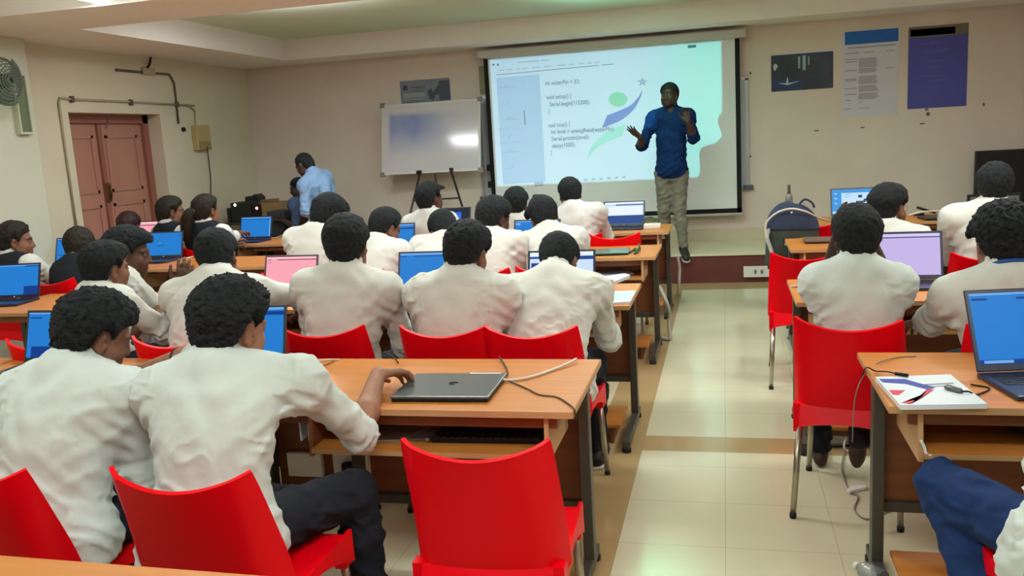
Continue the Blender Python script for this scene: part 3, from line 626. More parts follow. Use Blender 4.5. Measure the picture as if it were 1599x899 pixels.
laptop('open laptop showing the same slide as the projection', lx(1298, 315, 8.1, .42), 8.0, 0, scr_slide, [(.2, .15, 1, .9, 2), (.26, .2, .4, .22, 0), (.26, .3, .38, .32, 0), (.55, .25, .63, .36, 1), (.5, .5, .7, .56, 1), (.66, .42, .8, .5, 1), (.06, .15, .1, .2, 2), (.06, .35, .1, .4, 2), (.06, .55, .1, .6, 2), (0, .92, .3, 1, 2)], w=.42, lidh=.25, z=.77, shell=lblue)
def closed(label, fl, fr, depth, m, z=.75, logo=False, trim=False):
    fl = np.array(fl[:2]); fr = np.array(fr[:2]); w = np.linalg.norm(fr-fl); a = math.atan2(fr[1]-fl[1], fr[0]-fl[0])
    t = thing('closed_laptop', label, 'laptop', ((fl[0]+fr[0])/2, (fl[1]+fr[1])/2, z), a)
    MB().box(-w/2+.003, w/2-.003, .002, depth-.002, 0.002, .012, bev=.004).build('base', lkey, t)
    ld = MB().box(-w/2, w/2, 0, depth, .012, .022, bev=.0045).build('lid', m, t)
    if trim: MB().box(w/2-.14, w/2-.02, depth-.012, depth-.002, .021, .0235, bev=.001).build('hinge_trim', ltop, ld)
    if logo:
        lm = MB(); cx, cyy, r = .01, depth*.53, .017
        lm.tube([(cx+r*math.cos(q), cyy+r*.9*math.sin(q), .0222) for q in np.linspace(.5, 5.1, 16)], .0022, 5)
        lm.tube([(cx-.012, cyy+.002, .0222), (cx+.013, cyy+.006, .0222)], .002, 5); lm.build('lid_logo', lkey, ld)
    return t
closed('closed slate grey laptop under the reaching boy\'s hand', (-1.135, 2.725), (-.785, 2.735), .30, lgrey, logo=True, trim=True)
p, q = at(928, 398, Z=.76), at(982, 396, Z=.76); closed('closed teal-grey laptop on the third desk left of the aisle', p-np.array([.1, 0, 0]), q, .25, mat('teal_lid', (84, 130, 118), .25, .5, metal=.3))
p, q = at(1256, 379, Z=.76), at(1300, 378, Z=.76); closed('closed brown-grey laptop beside the elbows-up boy\'s raised arm', p, q+np.array([.12, 0, 0]), .25, mat('brown_grey_lid', (112, 84, 72), .45, .4))
p, q = at(1446, 343, Z=.76), at(1486, 341, Z=.76); closed('closed dark laptop on the right desk beside the stage', p, q+np.array([.1, 0, 0]), .24, mat('charcoal_lid', (54, 50, 48), .4, .4))
# ------------------------------------------------------------------ small things on and under the desks
pap = mat('white_paper', (226, 226, 230), .6, .3); teal = mat('pale_blue_paper', (176, 206, 200), .5, .3); redp = mat('print_red', (200, 40, 70), .5, .3); blup = mat('print_blue', (44, 60, 150), .5, .3); gtx = mat('print_grey', (120, 124, 130), .6, .3)
bk_ = thing('booklet', 'white booklet with blue and red stripes beside the big blue laptop', 'booklet')
c4 = [at(1367, 587, Z=.768), at(1484, 583, Z=.768), at(1542, 629, Z=.768), at(1406, 631, Z=.768)]
o2 = [(c4[3][0], c4[3][1]), (c4[2][0], c4[2][1]), (c4[1][0], c4[1][1]), (c4[0][0], c4[0][1])]
MB().prism([(x, y, .7505) for x, y in o2], (0, 0, .014)).build('pages', pap, bk_)
def bl(u, v): p = c4[0]*(1-u)*(1-v)+c4[1]*u*(1-v)+c4[2]*u*v+c4[3]*(1-u)*v; return (p[0], p[1], .7646)
MB().prism([bl(0, 0), bl(1, 0), bl(1, 1), bl(0, 1)], (0, 0, .0008)).build('cover', mat('booklet_cover', (214, 220, 224), .35, .5), bk_)
def bp_(pts, m, nm): MB().prism([np.array(bl(*q))+np.array([0, 0, .0008]) for q in pts], (0, 0, .0005)).build(nm, m, bk_)
bp_([(.02, .08), (.35, .12), (.62, .46), (.5, .52), (.3, .3), (.03, .22)], blup, 'blue_stripe'); bp_([(.3, .82), (.5, .5), (.58, .52), (.12, .98), (.04, .92)], redp, 'red_stripe'); bp_([(.02, .5), (.22, .52), (.08, .68), (.02, .66)], redp, 'red_wedge')
bp_([(.5, .33), (.9, .3), (.9, .34), (.5, .37)], gtx, 'title_line'); bp_([(.55, .4), (.85, .38), (.85, .41), (.55, .43)], gtx, 'title_line')
us = thing('usb_cable_connector', 'grey USB connector lying on the striped booklet', 'connector')
p, q = at(1476, 604, Z=.772), at(1502, 611, Z=.772); d = (q-p)
MB().tube([p, p+d*.15, p+d*.85, q], [.006, .011, .011, .006], 8).build('plug', lgrey, us)
MB().tube(bez([q, q+np.array([.02, .0, 0]), at(1525, 616, Z=.756), at(1545, 606, Z=.754), at(1516, 600, Z=.754)]), .003, 6).build('cable', lkey, us)
pn = thing('cable_plug', 'dark thin plug and lead lying across the booklet\'s top edge', 'cable')
p, q = at(1398, 583, Z=.772), at(1418, 586, Z=.772); MB().tube([p, q], .006, 8).build('plug', lkey, pn); MB().tube(bez([p, at(1385, 580, Z=.77), at(1367, 579, Z=.756), at(1352, 574, Z=.77), at(1345, 592, Z=.6)]), .0025, 6).build('lead', lkey, pn)
def cable(label, pts, r=.004, m=None, n=8): return tag(MB().tube(bez(pts, n), r, 6).build('cable', m or mat('white_cable', (216, 206, 190), .5, .4)), label, 'cable')
dcab = mat('dark_cable', (70, 52, 40), .5, .3); gcab = mat('grey_cable', (130, 128, 116), .5, .3)
P = lambda x, y, z: at(x, y, Z=z)
cable('thin cable arching from the right desk edge past the red chair', [P(1430, 556, .752), P(1400, 558, .753), P(1372, 566, .756), at(1350, 585, Y=3.3), at(1338, 610, Y=3.2), at(1333, 640, Y=3.2), at(1331, 690, Y=3.2)], .0022, gcab)
cable('grey floor cable curling below the white adapter beside the bare foot', [P(1318, 705, .01), P(1316, 735, .006), P(1326, 765, .006), P(1340, 775, .006), P(1334, 795, .006), P(1352, 810, .006), P(1375, 803, .006), P(1400, 794, .006), P(1413, 791, .006)], .004, gcab)
t = cable('white cable from the closed grey laptop to the desk edge', [P(783, 592, .765), P(800, 593, .757), P(830, 588, .757), P(860, 578, .757), P(885, 568, .760), P(900, 560, .765)], .005)
MB().tube([P(772, 593, .765), P(786, 592, .765)], .007, 8).build('connector', ltop, t)
cable('dark thin cable crossing the desk beside the closed laptop', [P(795, 595, .755), P(822, 606, .754), P(842, 616, .754), P(870, 620, .754), P(890, 632, .754), P(897, 640, .757), at(899, 655, Y=2.72)], .0028, dcab)
cable('dark cable running from the closed laptop over the far desk edge', [P(784, 586, .76), P(792, 585, .757), P(791, 575, .756), P(786, 566, .756), P(779, 557, .762)], .0035, dcab)
cable('white cable loop behind the reaching boy\'s shoulder', [P(478, 578, .756), P(490, 566, .758), P(506, 562, .758), P(530, 561, .756)], .0035)
cable('brown cable loop behind the reaching boy\'s shoulder', [P(484, 580, .754), P(500, 572, .755), P(516, 566, .755), P(522, 561, .755)], .003, mat('brown_cable', (150, 96, 56), .5, .3))
cable('dark cable from the red chair back to the reaching hand', [P(604, 552, .757), P(612, 556, .756), P(618, 560, .756), P(622, 566, .757)], .003, dcab)
cable('white cable arching over the far left desk by the red chairs', [P(25, 466, .756), P(50, 456, .757), P(80, 448, .758), P(104, 449, .757), P(130, 456, .756)], .006)
cable('white cable on the desk behind the smiling boy', [P(283, 404, .756), P(300, 401, .757), P(318, 395, .757)], .006)
cable('dark cable along the front of the desk behind the smiling boy', [P(232, 411, .755), P(255, 410, .755), P(275, 404, .755)], .006, lkey)
cable('white cable lying before the ponytail girl\'s laptop', [P(430, 372, .757), P(440, 368, .757), P(455, 362, .757)], .008, mat('beige_cable', (176, 156, 140), .5, .3))
cable('cream cable loops at the edge of the second desk by the aisle', [P(945, 452, .757), P(955, 444, .77), P(956, 437, .80), P(949, 440, .77), P(955, 451, .756), P(945, 455, .755)], .006)
tgc = cable('green cable tangle at the end of the closed teal laptop', [P(984, 394, .757), P(992, 388, .765), P(996, 393, .757), P(990, 396, .757), P(998, 386, .79), P(997, 381, .80), P(999, 390, .757), P(986, 391, .76)], .006, mat('dark_green_cable', (24, 80, 50), .5, .4))
gh = cable('grey hose hanging from the third desk down to the aisle floor', [at(1030, 448, Y=7.0), at(1040, 470, Y=6.8), at(1046, 490, Y=6.8), at(1044, 505, Y=6.8), P(1046, 528, .02), P(1032, 527, .02)], .016, mat('grey_hose', (172, 168, 152), .4, .5))
cable('pale grey hose standing at the end of the desk nearest the stage', [at(1058, 400, Y=8.2), at(1061, 420, Y=8.2), at(1060, 445, Y=8.2), P(1059, 458, .02)], .016, mat('grey_hose', (172, 168, 152), .4, .5))
ad = thing('power_adapter', 'white adapter on the desk nearest the stage', 'adapter')
p = P(1018, 357, .75); MB().box(p[0]-.075, p[0]+.075, p[1], p[1]+.12, .75, .79, bev=.008).build('case', wp, ad); MB().tube(bez([p+np.array([-.07, .06, .03]), p+np.array([-.1, .1, .07]), p+np.array([-.02, .16, .09]), p+np.array([.05, .14, .04])]), .006, 6).build('lead', mat('dark_green_cable', (24, 80, 50), .5, .4), ad)
ad = thing('power_adapter', 'white power adapter lying on the floor behind the front right chair', 'adapter')
p = P(1308, 690, 0); MB().box(p[0]-.12, p[0]+.1, p[1]-.04, p[1]+.09, 0.0, .05, bev=.015).build('case', wp, ad); MB().tube(bez([p+np.array([.09, 0, .03]), p+np.array([.1, -.06, .02]), p+np.array([-.02, -.1, .012]), p+np.array([-.13, -.05, .012]), p+np.array([-.12, .03, .03])]), .005, 6).build('lead', lkey, ad)
cable('white cable dangling from the floor adapter towards the bare foot', [P(1322, 682, .05), P(1318, 695, .03), P(1322, 703, .008), P(1335, 706, .006), P(1346, 702, .006)], .006)
tag(MB().prism([P(1322, 768, .004), P(1330, 762, .004), P(1352, 760, .004), P(1352, 764, .004), P(1335, 768, .004), P(1326, 771, .004)], (0, 0, .012)).build('slipper', wp), 'flat white slipper edge on the floor under the bare foot', 'slipper')
bo = thing('water_bottle', 'clear crumpled plastic bottle lying on the floor by the right desk leg', 'bottle')
A, B = P(1338, 884, .035), P(1378, 905, .035); d = B-A
clr = mat('clear_plastic', (214, 222, 222), .12, .5, trans=.75)
MB().tube([A, A+d*.08, A+d*.1, A+d*.3, A+d*.45, A+d*.6, A+d], [.014, .014, .016, .034, .031, .034, .033], 12).build('bottle_body', clr, bo); MB().tube([A-d*.06, A+d*.06], .016, 10).build('cap', wp, bo)
# papers
bk2 = thing('booklet', 'pale blue booklet on the aisle corner of the second desk', 'booklet')
c4 = [at(x, y, Z=.76) for x, y in ((944, 456), (993, 454), (984, 471), (944, 474))]
MB().prism([(p[0]-.0, p[1], .7505) for p in c4[::-1]], (0, 0, .012)).build('pages', pap, bk2)
def bl2(u, v): p = c4[0]*(1-u)*(1-v)+c4[1]*u*(1-v)+c4[2]*u*v+c4[3]*(1-u)*v; return (p[0], p[1], .7626)
MB().prism([bl2(*q) for q in ((.02, .04), (.98, .04), (.95, .8), (.02, .82))], (0, 0, .0008)).build('cover', teal, bk2)
sh = mat('lilac_paper', (186, 186, 214), .6, .3)
for i, (q, lab) in enumerate(((((926, 425), (968, 420), (990, 428), (950, 440), (925, 442)), 'loose lilac sheets on the keyboard shelf of the third desk'), (((940, 437), (975, 431), (984, 434), (955, 446), (935, 447)), 'white notebook in front of the lilac sheets on the third desk shelf'))):
    tag(MB().prism([at(x, y, Z=.609+.01*i) for x, y in q], (0, 0, .012+.01*i)).build('paper_sheets' if i == 0 else 'notebook', sh if i == 0 else pap), lab, 'papers' if i == 0 else 'notebook')
p = at(1240, 449, Z=.75); tag(MB().prism([(p[0]-.02, p[1]+.02, .752), (p[0]+.05, p[1]+.02, .755), (p[0]+.06, p[1]-.02, .758), (p[0]+.03, p[1]-.03, .766)], (0, 0, .006)).build('folded_paper', pap), 'small folded white paper on the desk beside the elbows-up boy', 'paper')
kb = thing('keyboard', 'black keyboard on the shelf below the closed grey laptop', 'keyboard', (-.80, 2.80, .606), math.radians(2))
MB().box(-.20, .20, -.065, .065, 0, .018, bev=.004).build('case', lkey, kb)
m = MB(); [m.box(-.19+.0265*k, -.19+.0265*k+.022, .05-.024*r-.02, .05-.024*r, .018, .023) for r in range(5) for k in range(14)]; m.build('keys', mat('dark_keys', (30, 30, 34), .5, .4), kb)
tag(MB().box(-.15, .15, -.1, .1, 0, .006).build('paper_sheets', mat('grey_paper', (150, 140, 138), .6, .3), loc=(-1.17, 2.83, .606)), 'grey sheets on the keyboard shelf below the reaching hand', 'papers').rotation_euler = (0, 0, .2)
for k in (0, 1): tag(MB().box(-.006, .006, -.09, .09, 0, .012, bev=.003).build('ruler', ltop, loc=(-1.06+.09*k, 2.80, .614)), ('left' if k == 0 else 'right')+' one of two pale strips on the shelf below the closed laptop', 'ruler').rotation_euler = (0, 0, -.5)
fd = thing('paper_folder', 'white papers standing upright under the desk beside the reaching boy', 'papers', (-1.43, 2.80, .606), .1)
for k in range(3): MB().box(-.012+.03*k-.05, -.006+.03*k-.05, -.08, .1, -.0, .09-.012*k).build('sheet', pap, fd)
hg = thing('bag', 'dark bag stuffed on the shelf below the big blue laptop', 'bag')
def bagf(u, v):
    a = 2*math.pi*u; e = math.sin(math.pi*v)**.5
    return (1.02+.20*math.cos(a)*e, 2.98+.14*math.sin(a)*e, .66-.05*math.cos(math.pi*v)*(1+.1*math.sin(3*a)))
MB().grid(bagf, 24, 10, .004).build('bag_body', mat('dark_navy_cloth', (34, 34, 46), .8, .2, bump=.2, bscale=40), hg); MB().tube(bez([(.85, 2.9, .66), (.88, 2.83, .68), (.98, 2.81, .68), (1.05, 2.84, .67)]), .01, 6).build('strap', lkey, hg)
hk = thing('cable_hook', 'small white clip on the shelf end under the booklet desk', 'clip'); p = at(1443, 697, Y=2.76); MB().tube(bez([p+np.array([-.01, 0, .02]), p, p+np.array([.005, -.005, -.02]), p+np.array([.02, -.01, -.025])]), .005, 6).build('clip_body', wp, hk)
for k, (x, wd) in enumerate(((978, 27), (1006, 15), (1023, 15))):
    A, B = at(x, 366, Y=8.02), at(x+wd, 373, Y=8.02)
    t = thing('socket_plate', ('leftmost', 'middle', 'rightmost')[k]+' of three white socket plates under the desk nearest the stage', 'socket'); MB().box(A[0], B[0], 8.02, 8.085, B[2], A[2], bev=.003).build('plate', wp, t); MB().box((A[0]+B[0])/2-.012, (A[0]+B[0])/2+.012, 8.017, 8.021, (A[2]+B[2])/2-.01, (A[2]+B[2])/2+.01).build('socket', gp, t)
# bag with bottle, right of the aisle
bgm = mat('slate_blue_cloth', (52, 60, 82), .8, .2, vary=.1, scale=10, bump=.3, bscale=60); bgm2 = mat('grey_green_cloth', (66, 72, 66), .8, .2, vary=.1, scale=10, bump=.3, bscale=60)
bg = thing('backpack', 'slate blue backpack hanging on a chair back right of the aisle', 'backpack')
by = 7.06
A, B = at(1196, 394, Y=by-.12), at(1276, 313, Y=by); bx = (A[0]+B[0])/2; bw = (B[0]-A[0])/2; zt_ = B[2]; z0_ = .50
def bk_f(u, v, w=bw, d=.10, z0=z0_, z1=zt_):
    a = 2*math.pi*u; z = z0+(z1-z0)*v; e = max(0, 1-max(0, (v-.52)/.48)**2.4)**.5
    e = e*(1-.10*(v < .04))*(1+.05*math.sin(3.1*a+2*v)); ca, sa = math.cos(a), math.sin(a)
    return (bx+w*e*np.sign(ca)*abs(ca)**.75, by+d*e*np.sign(sa)*abs(sa)**.75, z-.02*v*(1+ca)*.5)
MB().grid(bk_f, 40, 26, .006).build('main_body', bgm2, bg)
MB().grid(lambda u, v: bk_f(u, .60+.3995*v, bw+.006, .106, z0_, zt_+.006), 40, 14, .006).build('top_flap', bgm, bg)
zl = z0_+(zt_-z0_)*.42; yl = by-.108
MB().box(bx-.06, bx+.06, yl-.006, yl+.012, zl, zl+.035, bev=.004).build('label_patch', lkey, bg); MB().box(bx-.055, bx+.055, yl-.008, yl+.010, zl-.022, zl-.004, bev=.002).build('label_stripe', wp, bg)
MB().tube(bez([(bx+.06, by-.03, zt_-.02), (bx+.10, by-.03, zt_+.015), (bx+.15, by-.03, zt_-.01), (bx+.17, by-.03, zt_-.05)]), .009, 6).build('handle', bgm, bg)
MB().tube(bez([(bx-bw*.86, by-.07, zl+.10), (bx-bw*.95, by-.11, zl+.04), (bx-bw*.8, by-.12, zl-.05), (bx-bw*.72, by-.10, zl-.12)]), .016, 6).build('strap', mat('pale_grey_strap', (170, 170, 160), .7, .2), bg)
z_ = MB().lathe([(0, 0), (.012, .001), (0, .005)], n=8).build('zip_pull', ltop, bg); z_.matrix_local = Matrix.Translation(Vector((bx, by-.09, zt_-.08))) @ Matrix.Rotation(math.pi/2, 4, 'X')
wbt = thing('water_bottle', 'brown-topped grey bottle standing behind the backpack', 'bottle')
p = at(1232, 300, Y=7.95); zb = .75; k = (at(1232, 288, Y=7.95)[2]-zb)/.33
chair(.675, by+.385, 0, 'red chair with the slate blue backpack hanging on its back, right corner showing')
MB().lathe([(0, 0), (.030, 0), (.032, .02*k), (.032, .21*k), (.028, .235*k), (.016, .255*k), (0, .26*k)], (p[0], 7.95, zb), 16).build('bottle_body', mat('grey_bottle', (120, 118, 106), .2, .5), wbt)
MB().lathe([(.0, .25*k), (.017, .25*k), (.013, .275*k), (.013, .31*k), (.015, .33*k), (0, .33*k)], (p[0], 7.95, zb), 14).build('neck', mat('brown_bottle_neck', (84, 70, 56), .3, .5), wbt)
cable('white cable looping over the backpack towards the laptop with the slide', [at(1208, 402, Y=6.92), at(1199, 378, Y=6.94), at(1196, 350, Y=6.95), at(1212, 333, Y=6.94), at(1234, 326, Y=6.94), at(1258, 330, Y=6.94), at(1276, 339, Y=7.1), at(1295, 345, Y=7.75)], .008)
cable('white cable curling over the right desk by the stage', [at(1418, 336, Y=7.75), at(1440, 331, Y=7.8), at(1470, 329, Y=7.9), at(1505, 328, Y=8.0)], .008)
cup = tag(MB().lathe([(0, 0), (.028, 0), (.036, .1), (.034, .1), (.026, .006), (0, .006)], tuple(at(1496, 334, Z=.75)), 16).build('paper_cup', mat('mauve_cup', (136, 100, 110), .5, .4)), 'small mauve cup on the right desk beside the stage', 'cup')
bb = thing('cable_bundle', 'black cable bundle on the right desk next to the bearded boy', 'cable'); p = at(1446, 336, Z=.75)
MB().tube([p+np.array([.07*math.cos(a), .03*math.sin(a), .02+.05*max(0, math.sin(a*.5))**2]) for a in np.linspace(0, 2*math.pi, 20)], .011, 6).build('loop', lkey, bb); MB().box(p[0]-.1, p[0]-.02, p[1]-.03, p[1]+.03, .75, .775, bev=.006).build('plug', lkey, bb)
pm_ = thing('small_monitor', 'small dark-framed panel behind the tall boy at right, below the television', 'monitor')
A, B = at(1511, 304, Y=8.25), at(1535, 345, Y=8.25); MB().box(A[0], A[0]+.42, 8.25, 8.28, .79, A[2], bev=.005).build('casing', blk, pm_); MB().box(A[0]+.02, A[0]+.4, 8.246, 8.25, .81, A[2]-.02).build('screen', mat('greenish_screen', (96, 106, 92), .25, .5), pm_); MB().box(A[0]+.13, A[0]+.29, 8.2, 8.33, .75, .765).box(A[0]+.19, A[0]+.23, 8.26, 8.29, .76, .8).build('stand', blk, pm_)
# ------------------------------------------------------------------ people: signed distance shapes -> one continuous surface each
A_ = np.array
def Rz(a): c, s = math.cos(a), math.sin(a); return A_([[c, -s, 0], [s, c, 0], [0, 0, 1.]])
def Rx(a): c, s = math.cos(a), math.sin(a); return A_([[1, 0, 0], [0, c, -s], [0, s, c.__float__()]])
def Ry(a): c, s = math.cos(a), math.sin(a); return A_([[c, 0, s], [0, 1, 0], [-s, 0, c]])
def unit(v): v = A_(v, float); return v/(np.linalg.norm(v)+1e-9)
def cone(a, b, r1, r2, k=.03, cap=False): return ('c', A_(a, float), A_(b, float), r1, r2, k, cap)
def ell(c, r, R=None, k=.03, sub=False): return ('e', A_(c, float), A_(r, float), R, k, sub)
def smin(a, b, k): h = np.maximum(k-np.abs(a-b), 0)/k; return np.minimum(a, b)-h*h*k*.25
def sdf(prims, P, grow=0.):
    d = np.full(len(P), 1e3, np.float32)
    for p in prims:
        if p[0] == 'c':
            _, a, b, r1, r2, k, cap = p; mg = max(r1, r2)+grow+.075; lo = np.minimum(a, b)-mg; hi = np.maximum(a, b)+mg
        else:
            _, c, r, R, k, sub = p; mg = r.max()+grow+.075; lo = c-mg; hi = c+mg
        ix = np.nonzero(((P > lo) & (P < hi)).all(1))[0]
        if not len(ix): continue
        Q = P[ix]
        if p[0] == 'c':
            ab = b-a; L2 = ab@ab+1e-12; t = np.clip((Q-a)@ab/L2, 0, 1)
            v = np.linalg.norm(Q-a-t[:, None]*ab, axis=1)-(r1+(r2-r1)*t)-grow
            if cap: v = np.maximum(v, (Q-b)@(ab/math.sqrt(L2)))
            d[ix] = smin(d[ix], v, k)
        else:
            q = Q-c
            if R is not None: q = q@R
            rr = r+grow; k0 = np.linalg.norm(q/rr, axis=1); k1 = np.linalg.norm(q/rr**2, axis=1)
            v = k0*(k0-1)/(k1+1e-9)
            d[ix] = -smin(-d[ix], v, k) if sub else smin(d[ix], v, k)
    return d
def surf(fn, lo, hi, h):
    lo = A_(lo, float); n = np.ceil((A_(hi)-lo)/h/4).astype(int)
    cg = np.stack(np.meshgrid(*[lo[i]+(4*np.arange(n[i])+1.5)*h for i in range(3)], indexing='ij'), -1).reshape(-1, 3)
    c = fn(cg).reshape(n); near = np.abs(c) < 4.6*h
    D = np.repeat(np.repeat(np.repeat(np.where(c > 0, 1., -1.).astype(np.float32), 4, 0), 4, 1), 4, 2)
    I = np.argwhere(near); off = np.stack(np.meshgrid(*[np.arange(4)]*3, indexing='ij'), -1).reshape(-1, 3)
    J = (I[:, None, :]*4+off[None]).reshape(-1, 3); D[J[:, 0], J[:, 1], J[:, 2]] = fn(lo+J*h)
    S = D < 0
    cs = [S[a:S.shape[0]-1+a, b:S.shape[1]-1+b, e:S.shape[2]-1+e] for a in (0, 1) for b in (0, 1) for e in (0, 1)]
    cnt = sum(x.astype(np.int8) for x in cs); act = (cnt > 0) & (cnt < 8); C = np.argwhere(act)
    ids = np.full(act.shape, -1, np.int64); ids[act] = np.arange(len(C))
    V = [D[C[:, 0]+a, C[:, 1]+b, C[:, 2]+e] for a in (0, 1) for b in (0, 1) for e in (0, 1)]
    acc = np.zeros((len(C), 3)); num = np.zeros(len(C)); O = [(a, b, e) for a in (0, 1) for b in (0, 1) for e in (0, 1)]
    for i in range(8):
        for j in range(i+1, 8):
            df = A_(O[j])-A_(O[i])
            if np.abs(df).sum() != 1: continue
            m = (V[i] < 0) != (V[j] < 0); t = V[i]/(V[i]-V[j]+1e-12)
            acc[m] += A_(O[i])+t[m, None]*df; num[m] += 1
    verts = lo+(C+acc/np.maximum(num, 1)[:, None])*h
    F_ = []
    for ax in range(3):
        u, v = [(1, 2), (2, 0), (0, 1)][ax]
        a = S.take(range(S.shape[ax]-1), ax); b = S.take(range(1, S.shape[ax]), ax); E = np.argwhere(a != b)
        E = E[(E[:, u] > 0) & (E[:, v] > 0) & (E[:, u] < S.shape[u]-1) & (E[:, v] < S.shape[v]-1)]
        if not len(E): continue
        fl = S[E[:, 0], E[:, 1], E[:, 2]]
        def g(du, dv):
            q = E.copy(); q[:, u] += du; q[:, v] += dv; return ids[q[:, 0], q[:, 1], q[:, 2]]
        q = np.stack([g(-1, -1), g(0, -1), g(0, 0), g(-1, 0)], 1); q[~fl] = q[~fl][:, ::-1]; F_.append(q)
    F_ = np.concatenate(F_); F_ = F_[(F_ >= 0).all(1)]
    return verts, F_
def mesh_obj(name, verts, faces, m, parent, origin, colors=None):
    me = bpy.data.meshes.new(name); me.vertices.add(len(verts)); me.loops.add(faces.size); me.polygons.add(len(faces))
    me.vertices.foreach_set('co', (verts-origin).astype(np.float32).ravel()); me.loops.foreach_set('vertex_index', faces.astype(np.int32).ravel())
    me.polygons.foreach_set('loop_start', np.arange(0, faces.size, 4, dtype=np.int32)); me.polygons.foreach_set('loop_total', np.full(len(faces), 4, np.int32))
    me.polygons.foreach_set('use_smooth', np.ones(len(faces), bool)); me.materials.append(m); me.update(calc_edges=True); me.validate()
    if colors is not None:
        at_ = me.color_attributes.new('Tint', 'FLOAT_COLOR', 'POINT'); cc = np.ones((len(verts), 4), np.float32); cc[:, :3] = colors; at_.data.foreach_set('color', cc.ravel())
    o = bpy.data.objects.new(name, me); COL.objects.link(o)
    if parent is not None: o.parent = parent
    return o
_W = [(unit(rng.normal(size=3)), rng.uniform(.7, 1.5), rng.uniform(0, 6.28)) for _ in range(10)]
def wob(P, lam, seed=0.):
    """soft noise in -1..1 with feature size lam"""
    k = 2*math.pi/lam; Q = P+0.35*lam*np.sin(P[:, [1, 2, 0]]*k*.6+seed*1.7); s = 0
    for i, (w, f, ph) in enumerate(_W): s = s+np.sin(Q@w*(k*f)+ph+seed*(i+1))
    return s/4.5
def sstep(a, b, x): t = np.clip((x-a)/(b-a), 0, 1); return t*t*(3-2*t)
# skin, cloth, hair materials
sk = bpy.data.materials.new('skin'); sk.use_nodes = True; nt = sk.node_tree; b = nt.nodes['Principled BSDF']
an = nt.nodes.new('ShaderNodeAttribute'); an.attribute_name = 'Tint'; nt.links.new(an.outputs['Color'], b.inputs['Base Color'])
b.inputs['Roughness'].default_value = .55; b.inputs['Specular IOR Level'].default_value = .35
def cloth(n, rgb, **k): return mat(n, rgb, .85, .15, bump=k.pop('bump', .12), bscale=k.pop('bscale', 35), vary=k.pop('vary', .025), scale=14, **k)
shirtw = cloth('white_shirt_cotton', (208, 208, 200)); shirtc = cloth('cool_white_shirt_cotton', (202, 210, 204)); vestm = cloth('dark_navy_vest', (34, 38, 44)); trm = cloth('dark_trouser_cloth', (34, 36, 44))
jean = cloth('blue_jeans', (30, 52, 96), vary=.15); polo = cloth('navy_blue_shirt', (10, 36, 80)); poloB = cloth('beam_lit_shirt_blue', (44, 128, 196)); kh = cloth('grey_khaki_trousers', (118, 112, 98)); lbl = cloth('light_blue_shirt', (126, 156, 190)); gbl = cloth('grey_blue_shirt', (70, 88, 116)); gtr = cloth('dark_blue_trousers', (36, 46, 70))
hairm = mat('black_hair', (32, 35, 36), .75, .15, vary=.35, scale=60, bump=.6, bscale=160); hairb = mat('brown_black_hair', (40, 36, 28), .7, .2, vary=.3, scale=45, bump=.5, bscale=140)
shoem = mat('dark_shoe_leather', (36, 34, 32), .5, .4); solem = mat('pale_shoe_sole', (190, 188, 180), .5, .4)
SK = {'d': (86, 54, 40), 'm': (126, 84, 62), 'l': (150, 104, 80), 'x': (70, 48, 38)}
HAIR = {'curly': (.024, .036, .0062, .030), 'full': (.020, .028, .0035, .040), 'short': (.012, .021, .0022, .035), 'buzz': (.008, .011, .002, .03), 'fade': (.010, .030, .004, .04), 'sleek': (.020, .024, .003, .05), 'bald': (.004, .006, .001, .03)}
def ik(S, H, l1, l2, pole):
    S, H = A_(S, float), A_(H, float); v = H-S; d = np.linalg.norm(v)
    if d > (l1+l2)*.985: H = S+v/d*(l1+l2)*.985; v = H-S; d = np.linalg.norm(v)
    u = v/d; a = (l1*l1-l2*l2+d*d)/(2*d); hgt = math.sqrt(max(1e-6, l1*l1-a*a)); p = A_(pole, float); p = p-u*(p@u)
    return S+u*a+unit(p)*hgt, H
def hand_prims(W, fwd, nrm, side, s=1., curl=.5, spread=.12, thumb=.5):
    """palm, four unequal fingers with knuckle bends, thumb from the side of the palm; nrm = back of the hand, side=+1: thumb to +x"""
    f = unit(fwd); n = unit(A_(nrm)-f*(A_(nrm)@f)); x = np.cross(f, n)*side; W = A_(W, float); out = []
    kn = []
    for i, (ox, ln) in enumerate(((.030, .088), (.010, .094), (-.010, .090), (-.028, .082))):
        K = W+f*ln*s+x*ox*s; kn.append(K); out.append(cone(W+x*ox*.55*s+f*.012*s, K, .0135*s, .0115*s, .016))
    for i, (K, L) in enumerate(zip(kn, (.070, .078, .072, .056))):
        ang = -.12; dirn = unit(f+x*spread*(1.2-.8*i)); p = K
        for j, (fr, r) in enumerate(((.46, .0095), (.30, .0085), (.24, .0076))):
            ang += curl*(.75 if j == 0 else 1.0); dv = dirn*math.cos(ang)-n*math.sin(ang); q = p+dv*L*fr*s
            out.append(cone(p, q, r*s, (r-.0008)*s, .006)); p = q
    T0 = W+f*.028*s+x*.026*s-n*.004; T1 = T0+(unit(f*.62+x*.75-n*.3*thumb))*.040*s; T2 = T1+unit(f*.85+x*.35-n*.35*thumb)*.032*s; T3 = T2+unit(f*.95+x*.1-n*.5*thumb)*.026*s
    return out+[cone(W, T0, .016*s, .0145*s, .014), cone(T0, T1, .0145*s, .0115*s, .012), cone(T1, T2, .0108*s, .0096*s, .006), cone(T2, T3, .0096*s, .0078*s, .006)]
HEADP = [('e', (0, -.012, .022), (.074, .096, .090), .02), ('e', (0, .026, -.045), (.060, .066, .072), .03), ('e', (0, .062, -.098), (.024, .024, .022), .03),
 ('e', (.040, .052, -.036), (.028, .028, .030), .02), ('e', (-.040, .052, -.036), (.028, .028, .030), .02), ('e', (.054, .022, -.075), (.016, .034, .024), .03), ('e', (-.054, .022, -.075), (.016, .034, .024), .03)]
